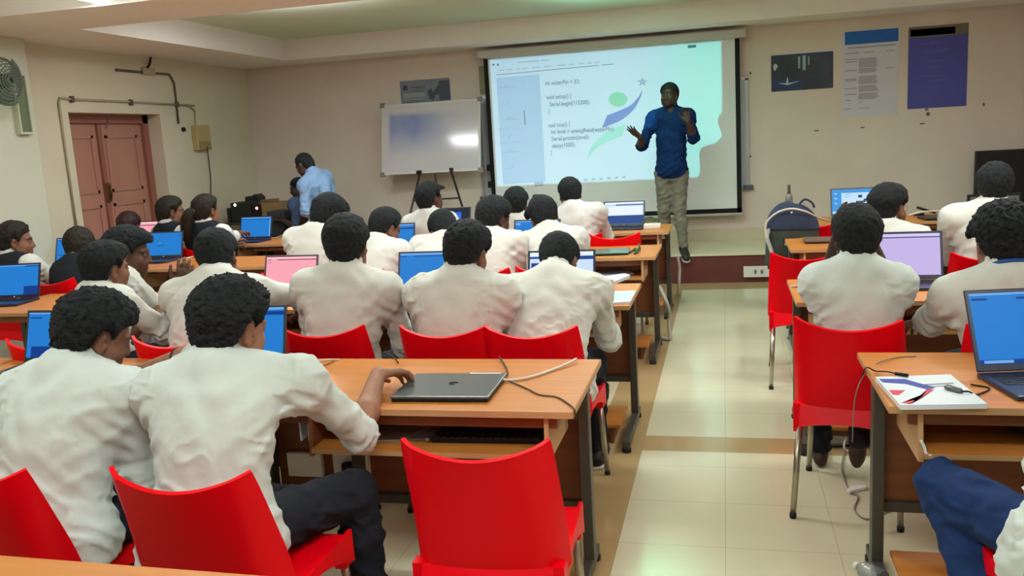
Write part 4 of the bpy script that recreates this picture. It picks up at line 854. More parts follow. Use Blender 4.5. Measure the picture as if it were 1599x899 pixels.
def head_prims(H, R, s, face=True):
    T = lambda p: H+R@(A_(p, float)*s); out = [ell(T(c), A_(r)*s, R, k*s) for _, c, r, k in HEADP]
    if face:
        for x in (-1, 1):
            out += [ell(T((x*.031, .094, .000)), A_((.017, .016, .011))*s, R, .014, True), cone(T((x*.012, .086, .020)), T((x*.046, .072, .020)), .009*s, .008*s, .012), ell(T((x*.031, .0775, .000)), A_((.0125,)*3)*s, R, .002),
                    ell(T((x*.013, .094, -.036)), A_((.0085, .009, .007))*s, R, .008)]
        out += [cone(T((0, .086, .010)), T((0, .101, -.030)), .0075*s, .0115*s, .012), cone(T((-.017, .084, -.062)), T((.017, .084, -.062)), .0065*s, .0065*s, .008), cone(T((0, .091, -.062)), T((0, .091, -.0625)), .0065*s, .006*s, .008),
                cone(T((-.014, .084, -.075)), T((.014, .084, -.075)), .0075*s, .0075*s, .007)]
    for x in (-1, 1):
        Re = R@Rz(-x*.35)
        out += [ell(T((x*.078, -.004, -.010)), A_((.009, .021, .033))*s, Re, .008), ell(T((x*.0855, .004, -.008)), A_((.006, .009, .014))*s, Re, .006, True), ell(T((x*.074, .006, -.040)), A_((.007, .009, .010))*s, Re, .006)]
    return out
def zb_line(y): return np.interp(y, [-.12, -.085, -.05, -.022, -.012, .012, .022, .045, .07, .12], [-.108, -.104, -.075, -.026, .022, .024, -.012, .040, .060, .066])
def person(label, head, seat, hyaw=0, pitch=0, roll=0, yaw=0, hair='full', skin='m', s=1.06, h=.009, extra=(), shirt=None, vest=False, hands=(None, None), elb=(None, None), sleeve=.18, lean_seat=.545, curl=.45,
           legs=None, trousers=None, seed=0, face=True, collar=True, beard=0, stand=False, shw=.178, handn=None, handf=None, thumb=.5, hairlow=0., barefoot=False, pal=None, hem=True, poles=None, desk_y=None, buzzhair=None, spread=.12, name='person', group=None, torso_w=1.0, sho=None, al=1.0, vneck=False, necklen=.030):
    H = A_(head, float); R = Rz(math.radians(hyaw))@Rx(-math.radians(pitch))@Ry(math.radians(roll)); B = Rz(math.radians(yaw)); f, r = B@A_([0, 1, 0.]), B@A_([1., 0, 0]); up0 = A_([0, 0, 1.])
    pv = A_([seat[0], seat[1], lean_seat]); u = unit(pv+up0*.25-H)
    neck0 = H+R@(A_([0, -.034, -.066])*s); N0 = neck0+(unit(-R[:, 2])*.35+u*.65)*necklen*s
    ax = unit(N0-pv); ty = unit(np.cross(ax, r)); ty = ty if ty@f > 0 else -ty; rx = unit(np.cross(ty, ax)); Rt = np.stack([rx, ty, ax], 1); Ln = np.linalg.norm(N0-pv)
    sh = [N0-ax*.092+rx*sd*shw+ty*.012 for sd in (-1, 1)]
    if sho is not None: sh = [sh[i]+(A_(sho[i], float) if sho[i] is not None else 0) for i in (0, 1)]
    # arms
    W, E = [], []
    for i, sd in enumerate((-1, 1)):
        tgt = hands[i]
        if tgt is None: tgt = A_([sh[i][0]-sd*.05, 0, .80]); tgt = np.r_[(sh[i]+f*.34-r*sd*.06)[:2], .80 if not stand else .85]
        tgt = A_(tgt, float); pole = (poles[i] if poles and poles[i] is not None else r*sd*.28-up0*.9-f*.25)
        e, w = ik(sh[i], tgt, .285*s*al, .255*s*al, pole)
        if elb[i] is not None: e = A_(elb[i], float)
        E.append(e); W.append(w)
    arms = [[cone(sh[i], E[i], .050, .041, .035), cone(E[i], E[i]+(W[i]-E[i])*.35, .041, .042, .02), cone(E[i]+(W[i]-E[i])*.35, W[i], .042, .027, .02)] for i in (0, 1)]
    hp = []
    for i, sd in enumerate((-1, 1)):
        fd = unit(W[i]-E[i]); fd = unit(fd*.7+f*.4-up0*.1) if handf is None or handf[i] is None else unit(handf[i]); nn = A_([0, 0, 1.])+(-r*sd)*.15 if handn is None or handn[i] is None else A_(handn[i])
        hp += hand_prims(W[i], fd, nn, -1 if sd == 1 else 1, s*(1.0 if h < .008 else 1.06), curl if np.isscalar(curl) else curl[i], spread, thumb)
    # torso
    tw = torso_w
    def torso(g): return [ell(pv+ax*.02, A_([.165*tw, .125, .12])+g, Rt, .06), ell(pv+ax*Ln*.36-ty*.012, A_([.150*tw, .112, .17])+g, Rt, .08), ell(pv+ax*Ln*.66-ty*.014, A_([.166*tw, .112, .165])+g, Rt, .08),
            cone(sh[0]-ax*.02+ty*.0, sh[1]-ax*.02, .074+g, .074+g, .08), cone(N0-ax*.03-ty*.014, sh[0]+ax*.006, .062+g, .050+g, .06), cone(N0-ax*.03-ty*.014, sh[1]+ax*.006, .062+g, .050+g, .06)]
    neck = [cone(neck0, N0-ax*.03, .054*s, .064*s, .03)]
    # legs
    hips = [pv+r*sd*.085+(f*.02 if not stand else 0) for sd in (-1, 1)]
    if legs is None: legs = [(hips[i]+f*.40+r*sd*.05+up0*(-.02), hips[i]+f*.42+r*sd*.05+A_([0, 0, -lean_seat+.085])) for i, sd in enumerate((-1, 1))]
    lg = []; ft = []
    for i in (0, 1):
        K, An = A_(legs[i][0], float), A_(legs[i][1], float)
        lg.append([cone(hips[i], K, .088, .060, .05), cone(K, K+(An-K)*.35, .058, .056, .03), cone(K+(An-K)*.35, An, .056, .038, .03)])
        fd = unit(A_([(K-An)[0]*.0, 0, 0])+f) if len(legs[i]) < 3 else unit(legs[i][2])
        ft.append((An, fd))
    foot = []
    uf_ = lambda fd: unit(up0-fd*(fd@up0)) if abs(fd[2]) < .9 else unit(-f)
    for An, fd in ft: uf = uf_(fd); foot += [cone(An, An+fd*.02-uf*.035, .036, .034, .03), cone(An-fd*.035-uf*.05, An+fd*.13-uf*.058, .032, .026, .03), cone(An+fd*.10-uf*.055, An+fd*.165-uf*.062, .034, .022, .03)]
    o = thing(name, label, 'person', (pv[0], pv[1], 0), 0, group); org = A_([pv[0], pv[1], 0.])
    body = torso(-.014)+[x for a in arms for x in a]+neck+head_prims(H, R, s, face)+hp+[(c[0], c[1], c[2], c[3]-.010, c[4]-.008, c[5], c[6]) for l in lg for c in l]+foot
    pts = np.concatenate([A_([p[1], p[2]]) if p[0] == 'c' else A_([p[1]-p[2].max(), p[1]+p[2].max()]) for p in body]); lo, hi = pts.min(0)-.11, pts.max(0)+.11
    V, Fc = surf(lambda P: sdf(body, P), lo, hi, h)
    q = (V-H)@R/s; base = A_(lin(SK[skin])); col = np.tile(base, (len(V), 1)); col *= (1+.10*wob(V, .05, seed))[:, None]
    def paint(m, c, a=1.): m = np.clip(m, 0, 1)[:, None]*a; col[:] = col*(1-m)+A_(c)*m
    inh = (np.abs(q) < .16).all(1)
    if face:
        axx = np.abs(q[:, 0]); de = np.sqrt((axx-.031)**2+(q[:, 1]-.0775)**2+q[:, 2]**2)
        paint(inh*((axx-.028)**2/.022**2+(q[:, 2]-.021)**2/.0062**2 < 1)*(q[:, 1] > .05), (.012, .010, .010), .85)
        paint(inh*(de < .0148)*(q[:, 1] > .082)*(np.abs(q[:, 2]) < .0072), (.13, .12, .11)); paint(inh*(np.hypot(axx-.031, q[:, 2]) < .0058)*(q[:, 1] > .083), (.01, .008, .007))
        paint(inh*((q[:, 0]/.024)**2+((q[:, 2]+.069)/.0125)**2 < 1)*(q[:, 1] > .07), base*A_([.85, .62, .62]), .8)
        if beard: paint(inh*sstep(-.028, -.052, q[:, 2])*sstep(-.02, .02, q[:, 1])*(1-((q[:, 0]/.02)**2+((q[:, 2]+.069)/.011)**2 < 1)), (.02, .018, .016), beard)
    zz = zb_line(q[:, 1])
    paint(inh*sstep(-.004, .018, q[:, 2]-zz-hairlow)*(q[:, 1] < .075), (.018, .017, .016), .9)
    if pal: paint(pal(V, W, E), (.25, .14, .10), .6)
    mesh_obj('body', V, Fc, sk, o, org, col)
    # hair
    ts, tt, amp, lam = HAIR[hair]
    def hairf(P):
        Q = (P-H)@R/s; z = Q[:, 2]; rr = A_([.077, .099, .093]); c0 = A_([0, -.012, .022]); e = Q-c0
        k0 = np.linalg.norm(e/rr, axis=1); k1 = np.linalg.norm(e/rr**2, axis=1); d = k0*(k0-1)/(k1+1e-9)
        t = (ts+(tt-ts)*sstep(-.03, .07, z))*(.12+.88*sstep(-.004, .050, z-zb_line(Q[:, 1])-hairlow))
        d = smin(d-t, sdf([cone((0, -.050, -.02), (0, -.046, -.125), .062+ts*.3, .050, .02)], Q), .03)
        for ex in extra: d = smin(d, sdf([ell(ex[0], ex[1], None, .02)], Q), .03)
        d = d-amp*wob(Q, lam, seed)-amp*.45*wob(Q, lam*.45, seed+3)
        cut = (zb_line(Q[:, 1])+hairlow-z)*.9
        for ex in extra:
            if len(ex) > 2: cut = np.minimum(cut, sdf([ell(ex[0], A_(ex[1])+.012, None, .02)], Q))
        ear = .037-np.sqrt((np.abs(Q[:, 0])-.088)**2+((Q[:, 1]+.002))**2+((z+.010)*.85)**2)
        return (np.maximum(np.maximum(d, cut), ear if hair not in ('sleek',) else cut)*s).astype(np.float32)
    mx = .19*s+max([0]+[max(abs(A_(e[0])))+max(e[1])-.12 for e in extra])
    V, Fc = surf(hairf, H-mx, H+mx, min(h, .006 if h < .008 else .008)); mesh_obj('hair', V, Fc, buzzhair or hairm, o, org)
    # shirt
    sm_ = shirt or shirtw; g = .006
    slv = [[cone(sh[i], E[i], .062, .054, .045), cone(E[i], E[i]+(W[i]-E[i])*sleeve, .054, .050, .03, True)] for i in (0, 1)]
    ncol = unit(neck0-N0); ring = []
    if collar:
        a1 = unit(np.cross(ncol, f)); a2 = np.cross(a1, ncol); pr = None
        for k in range(15):
            w = 2*math.pi*k/14; p = N0+ncol*.026+(a1*math.cos(w)+a2*math.sin(w))*.060*s-ty*.004
            if pr is not None and not (vneck and (p-N0)@ty > .028): ring += [cone(pr, p, .010, .010, .008), cone(pr+ncol*.016, p+ncol*.016, .008, .008, .008)]
            pr = p
    skirt = ([cone(pv-r*.10*tw-up0*.02, pv+r*.10*tw-up0*.02, .112, .112, .05)] if not stand else [cone(pv-r*.055-up0*.02, pv+r*.055-up0*.02, .106, .106, .05), cone(pv-r*.045, pv-r*.045+ax*.34, .105, .105, .05), cone(pv+r*.045, pv+r*.045+ax*.34, .105, .105, .05)]+([ell(N0+ty*.075-ax*.005, (.030, .05, .055), Rt, .008, True)]+[cone(N0+ty*.052+rx*sd*.030+ncol*.02, N0+ty*.082+rx*sd*.055-ax*.035, .012, .008, .006) for sd in (-1, 1)] if vneck else [])) if hem else []
    def folds(P):
        z = (P-pv)@ax/Ln; side = (P-pv)@rx; fold = np.zeros(len(P))
        def crease(Pu, Pv_, lam, sd): ph = 2*math.pi*Pu/lam+2.4*np.sin(2*math.pi*Pv_/.21+sd)+1.3*np.sin(2*math.pi*Pv_/.083+2*sd); return np.maximum(0, np.sin(ph))**2.5
        pat = sstep(-.05, .45, wob(P, .30, seed+7)); pat2 = sstep(-.1, .5, wob(P, .26, seed+11)); Ax, Bx = (P-pv)@ax, (P-pv)@rx
        w1 = np.sin((P@unit(ax*1.0+rx*.55+ty*.2))*2*math.pi/.062+wob(P, .22, seed)*2.6); w2 = np.sin((P@unit(ax*.9-rx*.6))*2*math.pi/.075+wob(P, .25, seed+5)*2.8)
        fold = .0058*sstep(.62, .1, z)*np.maximum(w1, -.2)+.0042*sstep(.05, .20, np.abs(side))*np.maximum(w2, -.3)*sstep(1.0, .7, z)
        for i in (0, 1):
            de = np.linalg.norm(P-E[i], axis=1); fold = fold+.0065*np.exp(-(de/.10)**2)*np.sin(((P-E[i])@unit(W[i]-sh[i]))*2*math.pi/.040+wob(P, .12, seed)*1.5)
            ds = np.linalg.norm(P-(sh[i]-ax*.09), axis=1); fold = fold+.0052*np.exp(-(ds/.09)**2)*np.sin((P@unit(ax+rx*(1 if i else -1)*.8))*2*math.pi/.05+seed)
        fold = fold+.0062*pat*crease(Ax+.25*Bx*np.sign(Bx), Bx, .052, seed)*sstep(.75, .25, z)+.0050*pat2*crease(Ax*.8-Bx*.6, Ax+Bx, .060, seed+2)*sstep(.10, .45, z)*sstep(.04, .14, np.abs(side))
        return fold+.0040*wob(P, .16, seed+1)
    def clothmesh(nm, prims, m, gg=0., low=None, fold=1.):
        pts = np.concatenate([A_([p[1], p[2]]) if p[0] == 'c' else A_([p[1]-p[2].max(), p[1]+p[2].max()]) for p in prims]); lo, hi = pts.min(0)-.15, pts.max(0)+.15
        def fn(P):
            d = sdf(prims, P, gg); ok = d < .08; d = d.copy(); d[ok] -= (fold*folds(P[ok])).astype(np.float32)
            if low is not None: d = np.maximum(d, low(P)).astype(np.float32)
            return d
        V, Fc = surf(fn, lo, hi, h); return mesh_obj(nm, V, Fc, m, o, org)
    hemz = pv[2]-(.075 if hem else .02)
    lowc = lambda P: (hemz-P[:, 2]+(.012 if not stand else .003)*wob(P, .2, seed))
    if vest:
        clothmesh('shirt', [x for a in slv for x in a]+ring+torso(-.010)[2:], sm_, 0, lowc); clothmesh('vest', torso(.010), vestm, 0, lambda P: np.maximum(hemz-P[:, 2], np.maximum((np.abs((P-N0)@rx)-.165)*.9, .075*s-np.linalg.norm(P-(N0+ncol*.045), axis=1))), .4)
    else: o_sh = clothmesh('shirt', torso(g)+[x for a in slv for x in a]+ring+skirt, sm_, 0, lowc)
    tr = [c for l in lg for c in l]; tr = [(c[0], c[1], c[2], c[3]+.006, c[4]+.010, c[5], c[6]) for c in tr]+[ell(pv-ax*.02, (.152*tw, .114, .10), Rt, .06)]
    ank = [l[2][2] for l in lg]
    def trl(P): return np.maximum(.070-np.minimum(P[:, 2], 9), P[:, 2]-(pv[2]+(.10 if not stand else .0)))
    clothmesh('trousers', tr, trousers or trm, 0, trl, .8)
    if not barefoot:
        for An, fd in ft:
            uf = uf_(fd); sp_ = [cone(An-fd*.03-uf*.045, An+fd*.13-uf*.050, .043, .038, .03), cone(An+fd*.08-uf*.050, An+fd*.175-uf*.054, .042, .034, .03), cone(An, An-uf*.03, .043, .042, .03)]
            pts = A_([c[1] for c in sp_]+[c[2] for c in sp_]); V, Fc = surf(lambda P: np.maximum(sdf(sp_, P), -.085-(P-An)@uf), pts.min(0)-.1, pts.max(0)+.1, .009); shoe = mesh_obj('shoe', V, Fc, shoem, o, org)
            so_ = [cone(An-fd*.03-uf*.078, An+fd*.175-uf*.078, .049, .041, .02)]
            V, Fc = surf(lambda P: np.maximum(np.maximum(sdf(so_, P), -.088-(P-An)@uf), (P-An)@uf+.068), pts.min(0)-.12, pts.max(0)+.12, .009); mesh_obj('sole', V, Fc, solem, shoe, org if False else A_([0, 0, 0.])+org)
    return dict(o=o, org=org, H=H, R=R, s=s, N=N0, ncol=ncol, pv=pv, ax=ax, rx=rx, ty=ty, W=W, E=E, sh=sh, hips=hips)
def local_tube(p, nm, pts, r, m, n=8, closed=False):
    o = MB().tube([A_(q)-p['org'] for q in pts], r, 6, cap=not closed).build(nm, m, p['o']); return o
def hp_(p, q): return p['H']+p['R']@(A_(q, float)*p['s'])
# ------------------------------------------------------------------ who sits where
def seated(label, px, py, Y, seat_dy=-.30, seat_dx=0., chair_yaw=None, chair_label=None, **k):
    hd = at(px, py, Y=Y)-A_([0, 0, .033]); s_ = (hd[0]+seat_dx, Y+seat_dy); chair_at = k.pop('chair_at', None)
    row = 5.34 if 5.3 < Y < 6 else 7.08 if 6.9 < Y < 7.4 else 0
    if row: s_ = (s_[0], max(s_[1], row)); chair_at = (s_[0], s_[1]+.05)
    p = person(label, hd, s_, **k)
    if chair_label: chair(*(chair_at or (s_[0], s_[1]+.06)), chair_yaw if chair_yaw is not None else k.get('yaw', 0), chair_label)
    return p
# --- nearest row, left of the aisle
p = seated('boy with thick curly hair at the left foreground, head turned right, white shirt', 150, 508, 2.30, -.26, -.05, 2, 'red chair at the bottom left corner under the leftmost near boy', chair_at=(-1.985, 2.045), hyaw=-38, pitch=24, roll=4, yaw=-4, hair='curly', skin='m', s=1.01, h=.0075, shirt=shirtc, shw=.198, torso_w=1.18, seed=1.3, sleeve=.1, beard=.35,
   hands=(None, at(222, 690, Y=2.42)), extra=[((0, .02, .075), (.07, .07, .045))])
p = seated('boy with curly hair reaching his bare forearm over to the closed grey laptop', 362, 492, 2.30, -.23, .0, 1, 'red chair under the reaching boy, its seat corner showing', chair_at=(-1.355, 2.09), hyaw=-22, pitch=14, roll=3, yaw=6, sho=(None, (.02, .09, .0)), al=1.10, poles=(None, (.30, -.25, -.9)), hair='curly', skin='l', s=1.04, h=.0065, shirt=shirtc, shw=.182, torso_w=1.05, seed=4.1,
   hands=(at(236, 574, Y=2.62), at(590, 584, Z=.83)), elb=(at(322, 552, Y=2.56), None), handf=((-1, .5, -.1), (.45, .85, -.16)), handn=(None, (-.35, -.1, 1)), curl=.50, sleeve=.06, extra=[((-.06, -.02, -.035), (.04, .06, .07)), ((-.105, .02, -.0), (.016, .016, .02)), ((0, -.05, -.085), (.055, .03, .03), 1)],
   legs=[((-1.43, 2.40, .50), (-1.45, 2.42, .085)), ((-1.19, 2.50, .52), (-1.17, 2.52, .085))])
q0, q1 = p['E'][0], p['W'][0]; d_ = unit(q1-q0); n1 = unit(np.cross(d_, (0, 0, 1.))); n2 = np.cross(n1, d_); c_ = q0+(q1-q0)*.45
MB().tube([c_+.043*(n1*math.cos(t)+n2*math.sin(t))-p['org'] for t in np.linspace(0, 2*math.pi, 18)], .005, 6).build('bracelet', mat('dark_bracelet', (44, 26, 22), .5, .3), p['o'])
# --- second row, left
p = seated('boy with bare ear and white collar between the curly boy and smiling boy', 166, 410, 3.78, -.30, .0, 0, 'red chair with one corner showing beside the leftmost near boy\'s chin', hyaw=-24, pitch=4, roll=4, yaw=-26, hair='fade', skin='m', s=1.06, h=.008, shirt=shirtw, seed=2.2, shw=.19, torso_w=1.05, extra=[((0, .02, .085), (.07, .08, .03))],
   hands=(None, at(255, 545, Y=4.0)), elb=(None, at(262, 520, Y=3.78)))
p = seated('smiling boy in profile with one hand raised, behind the boy with the bare ear', 200, 386, 4.15, -.24, -.02, -55, 'red chair under the smiling boy', hyaw=-64, pitch=10, yaw=-50, hair='full', skin='d', s=1.10, h=.007, shirt=shirtw, seed=5.0, hands=(None, at(284, 452, Y=4.2)), elb=(None, at(258, 488, Y=4.2)), handf=(None, (.25, .1, 1)), handn=(None, (.5, -.8, .2)), curl=(.4, .42), sleeve=.05, extra=[((0, .05, .075), (.07, .06, .045))], beard=.3, desk_y=None)
p = seated('boy bent low with rounded white back behind the curly reaching boy', 339, 391, 3.86, -.34, .06, 0, 'red chair under the boy bent low before the pink laptop', hyaw=14, pitch=22, roll=-6, yaw=4, hair='full', skin='d', s=1.04, h=.008, shirt=shirtw, seed=3.1, shw=.20, torso_w=1.15, hands=(at(290, 470, Y=4.1), at(470, 488, Y=4.25)), elb=(None, at(468, 462, Y=3.95)), sleeve=.35)
p = seated('boy with full black hair and straight white back, left of three red chair backs', 541, 372, 3.84, -.13, -.02, 2, 'red chair back leftmost of three behind the closed grey laptop', hyaw=10, pitch=9, roll=0, yaw=2, hair='full', skin='m', s=1.10, h=.0075, shirt=shirtw, seed=6.6, shw=.195, torso_w=1.12)
p = seated('boy with thick hair and broad white back, middle of the three red chair backs', 730, 382, 3.84, -.14, -.03, -1, 'red chair back in the middle of three behind the closed grey laptop', hyaw=-16, pitch=17, roll=8, yaw=-3, hair='full', skin='m', s=1.06, h=.0075, shirt=shirtw, seed=7.3, shw=.20, torso_w=1.2, beard=.2)
p = seated('boy bowed deep over his desk beside the aisle, nape and white back showing', 872, 397, 4.10, -.42, -.01, -2, 'red chair back beside the aisle, rightmost of three behind the closed laptop', hyaw=-4, pitch=46, roll=0, yaw=-2, hair='short', skin='m', s=1.04, h=.0075, shirt=shirtw, seed=8.8, shw=.20, torso_w=1.18)
# --- third row, left
G3 = .0095
p = seated('girl in profile at the left picture edge, dark vest and white sleeve', 24, 370, 5.4, -.22, .03, 0, 'red chair under the girl at the left picture edge', hyaw=-55, pitch=4, yaw=-12, hair='sleek', skin='m', s=1.14, h=.008, vest=True, shirt=shirtw, seed=1.0, hands=(None, at(98, 444, Y=5.55)), elb=(None, at(75, 428, Y=5.45)), sleeve=.85, extra=[((0, -.10, -.07), (.035, .03, .05), 1)], buzzhair=hairb)
p = seated('girl in a dark vest seen from behind, before the blue laptop near the pillar', 124, 378, 5.55, -.24, .06, 0, 'red chair under the girl before the blue laptop near the pillar', hyaw=20, pitch=14, yaw=4, hair='sleek', skin='m', s=1.10, h=G3, vest=True, shirt=shirtw, seed=9.0, face=False, extra=[((0, -.06, -.07), (.06, .05, .05), 1)], buzzhair=hairb)
p = seated('boy with a wide tilted mop of hair below the stooping man', 512, 328, 5.55, -.32, -.12, 0, 'red chair under the boy with the tilted mop of hair', hyaw=-14, pitch=24, roll=20, yaw=-4, hair='full', skin='d', s=1.10, h=G3, shirt=shirtw, seed=1.9, extra=[((.055, .0, .075), (.05, .08, .045))])
p = seated('boy looking down right at a narrow blue laptop', 602, 348, 5.62, -.30, -.04, 0, 'red chair under the boy looking down at the narrow blue laptop', hyaw=-36, pitch=22, roll=6, yaw=-8, hair='short', skin='m', s=1.06, h=G3, shirt=shirtw, seed=2.9, extra=[((0, .02, .095), (.03, .03, .02))])
p = seated('boy slumped low, head half hidden behind the broad-backed boy', 693, 352, 5.75, -.36, -.05, 0, 'red chair under the slumped boy', hyaw=24, pitch=40, roll=-14, yaw=2, hair='short', skin='m', s=1.08, h=G3, shirt=shirtw, seed=3.9, face=False)
p = seated('boy with a bowl of thick hair and an ear stud facing right, third row', 772, 333, 5.58, -.24, .02, -6, 'red chair with its corner showing left of the bowed boy', hyaw=-36, pitch=12, roll=4, yaw=-8, hair='full', skin='d', s=1.08, h=.0085, shirt=shirtw, seed=4.9, extra=[((0, .03, .05), (.085, .08, .05))])
e_ = hp_(p, (.081, .004, -.042)); MB().lathe([(0, 0), (.005, .003), (0, .007)], tuple(e_-p['org']), 8).build('ear_stud', ltop, p['o'])
p = seated('boy leaning left with a tuft sticking up from his hair', 849, 330, 5.75, -.36, .12, 0, 'red chair under the boy with the tuft of hair', hyaw=16, pitch=20, roll=-12, yaw=6, hair='short', skin='m', s=1.08, h=G3, shirt=shirtw, seed=5.9, extra=[((-.02, -.01, .125), (.014, .02, .022)), ((-.085, .03, .04), (.03, .04, .035))])
# --- row nearest the stage, left
G4 = .0105
p = seated('boy with a forward quiff upright below the easel, white collar', 672, 304, 7.1, -.12, .0, 0, 'red chair under the boy with the quiff', hyaw=-34, pitch=-2, yaw=-6, hair='full', skin='d', s=1.06, h=G4, shirt=shirtw, seed=6.9, extra=[((0, .105, .06), (.05, .04, .035))])
p = seated('boy with round black hair seen against the bottom of the screen', 806, 312, 7.05, -.10, .0, 0, 'red chair under the round-haired boy before the screen', hyaw=4, pitch=4, yaw=0, hair='full', skin='x', s=1.04, h=G4, shirt=shirtw, seed=7.9, face=False)
p = seated('boy with cropped hair in a creased white hooded top, nearest the man on stage', 890, 297, 7.25, -.28, .10, 0, 'red chair under the cropped-haired boy by the stage', hyaw=16, pitch=14, roll=-4, yaw=-14, hair='short', skin='d', s=1.08, h=G4, shirt=shirtw, seed=8.9, shw=.20, torso_w=1.15, hands=(None, at(955, 372, Y=7.6)))
p = seated('girl with a white hair clip in profile, dark vest, before the brown door', 268, 325, 7.05, -.14, -.02, 0, 'red chair under the girl with the white hair clip', hyaw=-52, pitch=4, yaw=-22, hair='sleek', skin='m', s=1.10, h=G4, vest=True, shirt=shirtw, seed=9.9, buzzhair=hairb, extra=[((-.02, -.085, -.05), (.04, .03, .05), 1)])
q = hp_(p, (-.055, -.09, .03)); MB().box(-.012, .012, -.012, .012, -.02, .02, bev=.006, xf=lambda v: A_(v)+q-p['org']).build('hair_clip', wp, p['o'])
p = seated('girl with a long ponytail and dark vest reaching to her laptop', 323, 323, 7.05, -.14, .0, 0, 'red chair under the girl with the ponytail', hyaw=-24, pitch=2, yaw=-14, hair='sleek', skin='m', s=1.12, h=G4, vest=True, shirt=shirtw, seed=10.4, hands=(None, at(374, 364, Y=7.55)), elb=(None, at(362, 372, Y=7.25)), sleeve=.5, face=False, buzzhair=hairb)
pt_ = [hp_(p, (0, -.10, .02)), hp_(p, (-.03, -.15, -.03)), hp_(p, (-.07, -.15, -.14)), hp_(p, (-.10, -.12, -.26)), hp_(p, (-.11, -.11, -.36))]
MB().tube([A_(v)-p['org'] for v in bez(pt_, 6)], [.03, .035, .04, .045, .05, .052, .055, .058, .06, .06, .06, .06, .058, .056, .054, .05, .048, .045, .04, .035, .03, .025, .02, .014, .008][:25], 10).build('ponytail', hairb, p['o'])
q = hp_(p, (-.01, -.115, .005)); MB().lathe([(.025, -.015), (.042, -.01), (.042, .01), (.025, .015)], tuple(q-p['org']), 12).build('hair_band', mat('olive_band', (110, 104, 60), .6, .3), p['o'])
p = seated('person mostly hidden behind the smiling boy\'s hair, before the pinkish laptop', 202, 348, 7.0, -.16, .0, 0, 'red chair under the person hidden behind the smiling boy', hyaw=0, pitch=14, yaw=0, hair='sleek', skin='m', s=1.04, h=.012, vest=True, shirt=shirtw, seed=11.1, face=False, buzzhair=mat('maroon_black_hair', (48, 26, 26), .6, .3, vary=.2, scale=40))
# --- right of the aisle
hd = at(1337, 358, Y=3.82)
p = seated('boy with raised elbows and hands at his face, pale back, right of the aisle', 1337, 358, 3.82, -.05, -.01, -12, 'red chair of the elbows-up boy at the right, nearest the aisle', hyaw=3, pitch=8, yaw=-3, hair='full', skin='x', s=1.0, h=.0075, shirt=shirtc, seed=12.2, shw=.148, torso_w=.95, sleeve=.10, face=True,
   hands=(hd+A_([-.06, .13, -.06]), hd+A_([.07, .13, -.06])), elb=(at(1284, 470, Y=4.3), at(1396, 468, Y=4.3)), handf=((.1, .2, 1), (-.1, .2, 1)), handn=((-.9, .3, .1), (.9, .3, .1)), curl=.35,
   legs=[((.40, 4.16, .50), (.42, 4.22, .085)), ((.60, 4.12, .50), (.565, 3.99, .21), (0, .30, -1.0))], barefoot=True)
p = seated('boy with curly hair and a blue lanyard behind the big blue laptop', 1566, 362, 3.74, -.10, .04, -6, 'red chair of the boy with the blue lanyard, partly behind the big laptop', hyaw=4, pitch=6, yaw=-2, hair='curly', skin='m', s=1.07, h=.0075, shirt=shirtw, seed=13.3, shw=.20, torso_w=1.1, hands=(at(1432, 505, Y=4.1), None), elb=(at(1455, 500, Y=3.85), None), sleeve=.5, extra=[((-.085, .02, .02), (.03, .04, .04))])
nk = p['N']+p['ncol']*.012; a1 = p['rx']; a2 = p['ty']
MB().tube([A_(v)-p['org'] for v in bez([nk+(a1*math.cos(w)*.082+a2*math.sin(w)*.080)-p['ax']*(.012+.03*math.sin(w)) for w in np.linspace(-3.6, .5, 12)], 4)], .009, 6).build('lanyard', mat('lanyard_blue', (30, 80, 150), .6, .3), p['o'])
p = seated('bearded boy with glasses in profile, right of the laptop showing the slide', 1388, 316, 5.55, -.16, -.02, 0, 'red chair under the bearded boy with glasses', hyaw=-44, pitch=4, yaw=-10, hair='fade', skin='m', s=1.06, h=.008, shirt=shirtw, seed=14.4, beard=.85, extra=[((0, .045, .085), (.058, .05, .034)), ((0, .0, .08), (.068, .08, .042))])
gm = MB()
for x in (-.032, .032): gm.tube([hp_(p, (x+.021*math.cos(a), .098, -.002+.017*math.sin(a)))-p['org'] for a in np.linspace(0, 2*math.pi, 16)], .0018, 5)
gm.tube([hp_(p, v)-p['org'] for v in ((.053, .096, .0), (.078, .03, .005), (.082, -.005, .005))], .0018, 5); gm.tube([hp_(p, v)-p['org'] for v in ((-.053, .096, .0), (-.078, .03, .005), (-.082, -.005, .005))], .0018, 5); gm.tube([hp_(p, v)-p['org'] for v in ((-.011, .099, .0), (.011, .099, .0))], .0018, 5)
gm.build('glasses', mat('thin_metal_frame', (150, 150, 150), .3, .5, metal=.8), p['o'])
p = seated('tall boy in front of the television, white shirt with dark sleeve seam', 1553, 281, 5.55, -.06, -.04, -8, 'red chair under the tall boy before the television', hyaw=-12, pitch=3, yaw=-6, hair='full', skin='d', s=.99, h=.0095, shirt=shirtw, seed=15.5, shw=.20, torso_w=1.1, hands=(at(1480, 420, Y=5.9), None))
p = person('person cut off at the right picture edge, pale shirt and blue jeans', A_([1.00, 2.36, 1.16]), (.885, 2.23), hyaw=10, pitch=12, yaw=4, hair='full', skin='m', h=.0085, shirt=shirtc, trousers=jean, seed=16.6, shw=.19, torso_w=1.35, hands=((.90, 2.52, .66), (1.12, 2.90, .80)), elb=((.765, 2.26, .75), None),
   legs=[((.605, 2.66, .545), (.74, 2.20, .10)), ((1.08, 2.60, .53), (1.08, 2.64, .085))], sleeve=.6)
chair(.89, 2.27, 4, 'red chair under the person cut off at the right picture edge')
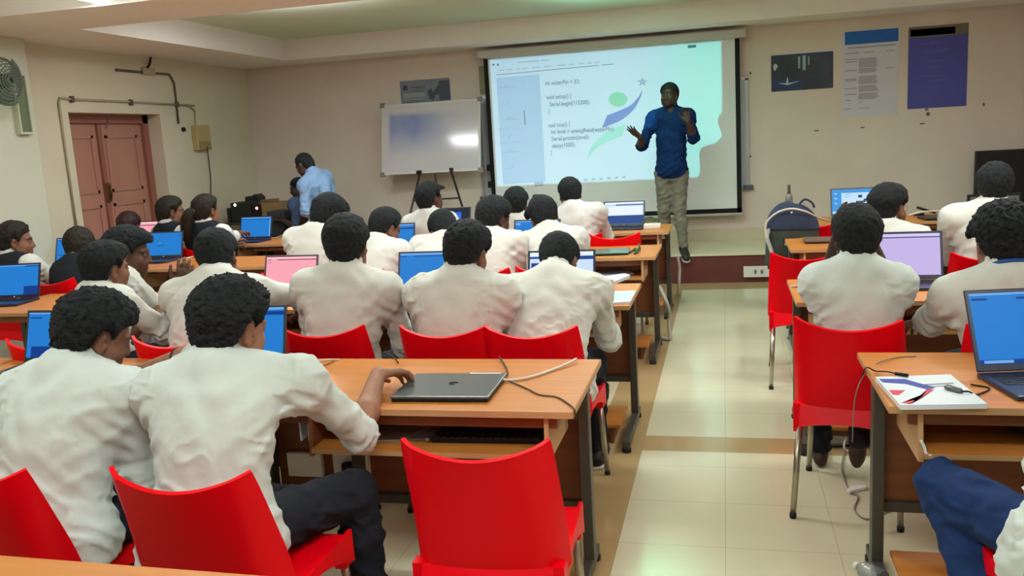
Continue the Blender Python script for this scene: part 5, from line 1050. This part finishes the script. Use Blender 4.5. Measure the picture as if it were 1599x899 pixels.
# --- the man on the stage
hx = at(1045, 149, Y=9.52)
L_ = lambda px, py, y: at(px, py, Y=y)
p = person('man on the stage in navy shirt and khaki trousers, both hands lifted', hx, (-.55, 9.50), hyaw=162, pitch=-2, roll=0, yaw=180, hair='short', skin='x', s=1.02, h=.0075, shirt=polo, trousers=kh, stand=True, necklen=.058, lean_seat=1.19, seed=17.7, collar=True, shw=.175, torso_w=.86, beard=.5, vneck=True,
   hands=(L_(1074, 190, 9.30), L_(1000, 214, 9.22)), elb=(L_(1083, 215, 9.42), L_(1002, 228, 9.45)), handf=((-.15, -.15, 1), (-.75, -.35, .75)), handn=((.3, 1, .1), (-.2, -.6, -1)), curl=(.5, .16), sleeve=.30, spread=.35,
   legs=[((-.480, 9.47, .78), (-.440, 9.43, .395), (.22, -.9, -.42)), ((-.64, 9.52, .78), (-.66, 9.62, .405), (-.2, -1, 0))], hem=True)
# unused stub: the bright shoulder patch is the projector beam on plain navy
def panel(P, pr): return None
# --- the two men in the front left corner
hx = at(475, 257, Y=8.75)
p = person('stooping man in a light blue shirt in the front left corner, face turned left', hx, (hx[0]+.22, 8.8), hyaw=78, pitch=28, yaw=72, hair='bald', skin='x', s=1.04, h=.0105, shirt=lbl, trousers=gtr, stand=True, necklen=.05, lean_seat=.93, seed=18.8, sleeve=-.25 if False else .0, hands=(at(470, 352, Y=8.65), at(512, 320, Y=8.55)), elb=(None, at(508, 300, Y=8.55)), shw=.17, hem=True,
   legs=[((hx[0]+.20, 8.68, .50), (hx[0]+.24, 8.66, .09)), ((hx[0]+.22, 8.9, .50), (hx[0]+.28, 8.92, .09))], beard=0)
hx2 = at(466, 293, Y=9.1)
p = person('man in grey-blue seated behind the stooping man, only head and arm showing', hx2, (hx2[0]+.06, 9.06), hyaw=112, pitch=16, yaw=84, necklen=.05, hair='bald', skin='x', s=.98, h=.0105, shirt=gbl, trousers=gtr, seed=19.9, hands=(at(444, 345, Y=8.95), at(448, 335, Y=9.2)))
chair(hx2[0]+.1, 9.06, 84, 'red chair under the seated man in grey-blue')
# ------------------------------------------------------------------ room lamps, added fill lights, projector
def area(name, loc, sx, sy_, power, col=(1, .98, .90), rot=(0, 0, 0)):
    l = bpy.data.lights.new(name, 'AREA'); l.shape = 'RECTANGLE'; l.size = sx; l.size_y = sy_; l.energy = power; l.color = col
    o = bpy.data.objects.new(name, l); COL.objects.link(o); o.location = loc; o.rotation_euler = rot; return o
frm = mat('white_lamp_frame', (226, 224, 216), .5, .4)
dif = mat('lamp_diffuser', (240, 240, 235), .4, .4, emit=(255, 252, 240), estr=4)
cl = None
p = at(141, 1, Y=5.47)
cl = thing('ceiling_light', 'bright ceiling lamp just showing at the top left picture edge', 'ceiling light')
MB().box(p[0]-.06, p[0]+.06, 5.30, 5.56, p[2]+.02, p[2]+.07, bev=.008).build('frame', frm, cl); MB().box(p[0]-.05, p[0]+.05, 5.31, 5.55, p[2], p[2]+.02, bev=.006).build('diffuser', dif, cl); MB().tube([(p[0], 5.45, p[2]+.06), (p[0], 5.45, CEIL)], .012, 8).build('hanger', frm, cl)
COOL = (.97, 1, 1.10)
def lamp_with_fill(x, y, e, up=.45, sx=1.1):
    area('ceiling_lamp_and_fill', (x, y, CEIL-.05), sx, .3, e, COOL); area('upward_fill', (x, y, 2.62), sx, .3, e*up, COOL, (math.pi, 0, 0))  # unseen upward area light added to brighten ceiling beams and walls
area('ceiling_lamp_and_fill', (p[0], 5.43, p[2]-.01), .16, .24, 12, COOL)
for x, y, e in ((-1.5, 4.7, 30), (1.6, 4.7, 30), (-3.4, 1.6, 26), (-.6, 1.0, 25), (2.0, 1.2, 27), (-.6, -1.3, 14), (-3.7, 4.6, 10), (-3.6, 7.4, 46), (-.9, 7.0, 36), (1.9, 7.2, 28)): lamp_with_fill(x, y, e*.86, (2.0 if y > 3 else 1.15) if y < 5 else .22)  # front-half lamps and the weak left one are added to brighten wall and beams
# ceiling projector: a spot lamp with a rectangular beam
PX, PY, PZ = -2.15, 7.40, 2.90
D = SY-PY
l = bpy.data.lights.new('projector_beam', 'SPOT'); l.energy = 212; l.spot_size = math.radians(125); l.spot_blend = 0; l.shadow_soft_size = .012
o = bpy.data.objects.new('projector_beam', l); COL.objects.link(o); o.location = (PX, PY, PZ); o.rotation_euler = (math.pi/2, 0, 0)
l.use_nodes = True; nt = l.node_tree; N = nt.nodes; Lk = nt.links; em_ = N['Emission']
tc = N.new('ShaderNodeTexCoord'); sp = N.new('ShaderNodeSeparateXYZ'); Lk.new(tc.outputs['Normal'], sp.inputs[0])
uu = mth('ADD', mth('MULTIPLY', mth('DIVIDE', sp.outputs[0], sp.outputs[2]), -D), PX)      # where the ray lands on the screen, metres
vv = mth('ADD', mth('MULTIPLY', mth('DIVIDE', sp.outputs[1], sp.outputs[2]), -D), PZ)
msk = mth('MULTIPLY', band(uu, -2.70, -.017), band(vv, 1.06, 2.56))
gx = ramp(uu, -1.1, -.1)
cc_ = mixc(gx, (.40, .85, 1.22), (.12, 1.0, 1.0))
# even out the fall-off over the oblique throw as a projector's lens does
rr = mth('ADD', mth('ADD', mth('POWER', mth('SUBTRACT', uu, PX), 2), mth('POWER', mth('SUBTRACT', vv, PZ), 2)), D*D)
fall = mth('POWER', mth('DIVIDE', rr, D*D), 1.5)
Lk.new(cc_, em_.inputs['Color']); Lk.new(mth('MULTIPLY', msk, fall), em_.inputs['Strength'])
# added green spot, no fixture behind it, tinting the recessed ceiling
l = bpy.data.lights.new('green_ceiling_fill', 'SPOT'); l.energy = 240; l.color = (.3, 1, .75); l.spot_size = math.radians(150); l.spot_blend = 1; l.shadow_soft_size = .1
o = bpy.data.objects.new('green_ceiling_fill', l); COL.objects.link(o); o.location = (-.9, 8.4, 2.5); o.rotation_euler = (math.pi, 0, 0)
w = bpy.data.worlds.new('world'); SC.world = w; w.use_nodes = True; w.node_tree.nodes['Background'].inputs[0].default_value = (.5, .5, .5, 1); w.node_tree.nodes['Background'].inputs[1].default_value = .1
SC.view_settings.view_transform = 'Standard'; SC.view_settings.look = 'None'; SC.view_settings.gamma = 1; SC.view_settings.exposure = 0; SC.view_settings.use_curve_mapping = False
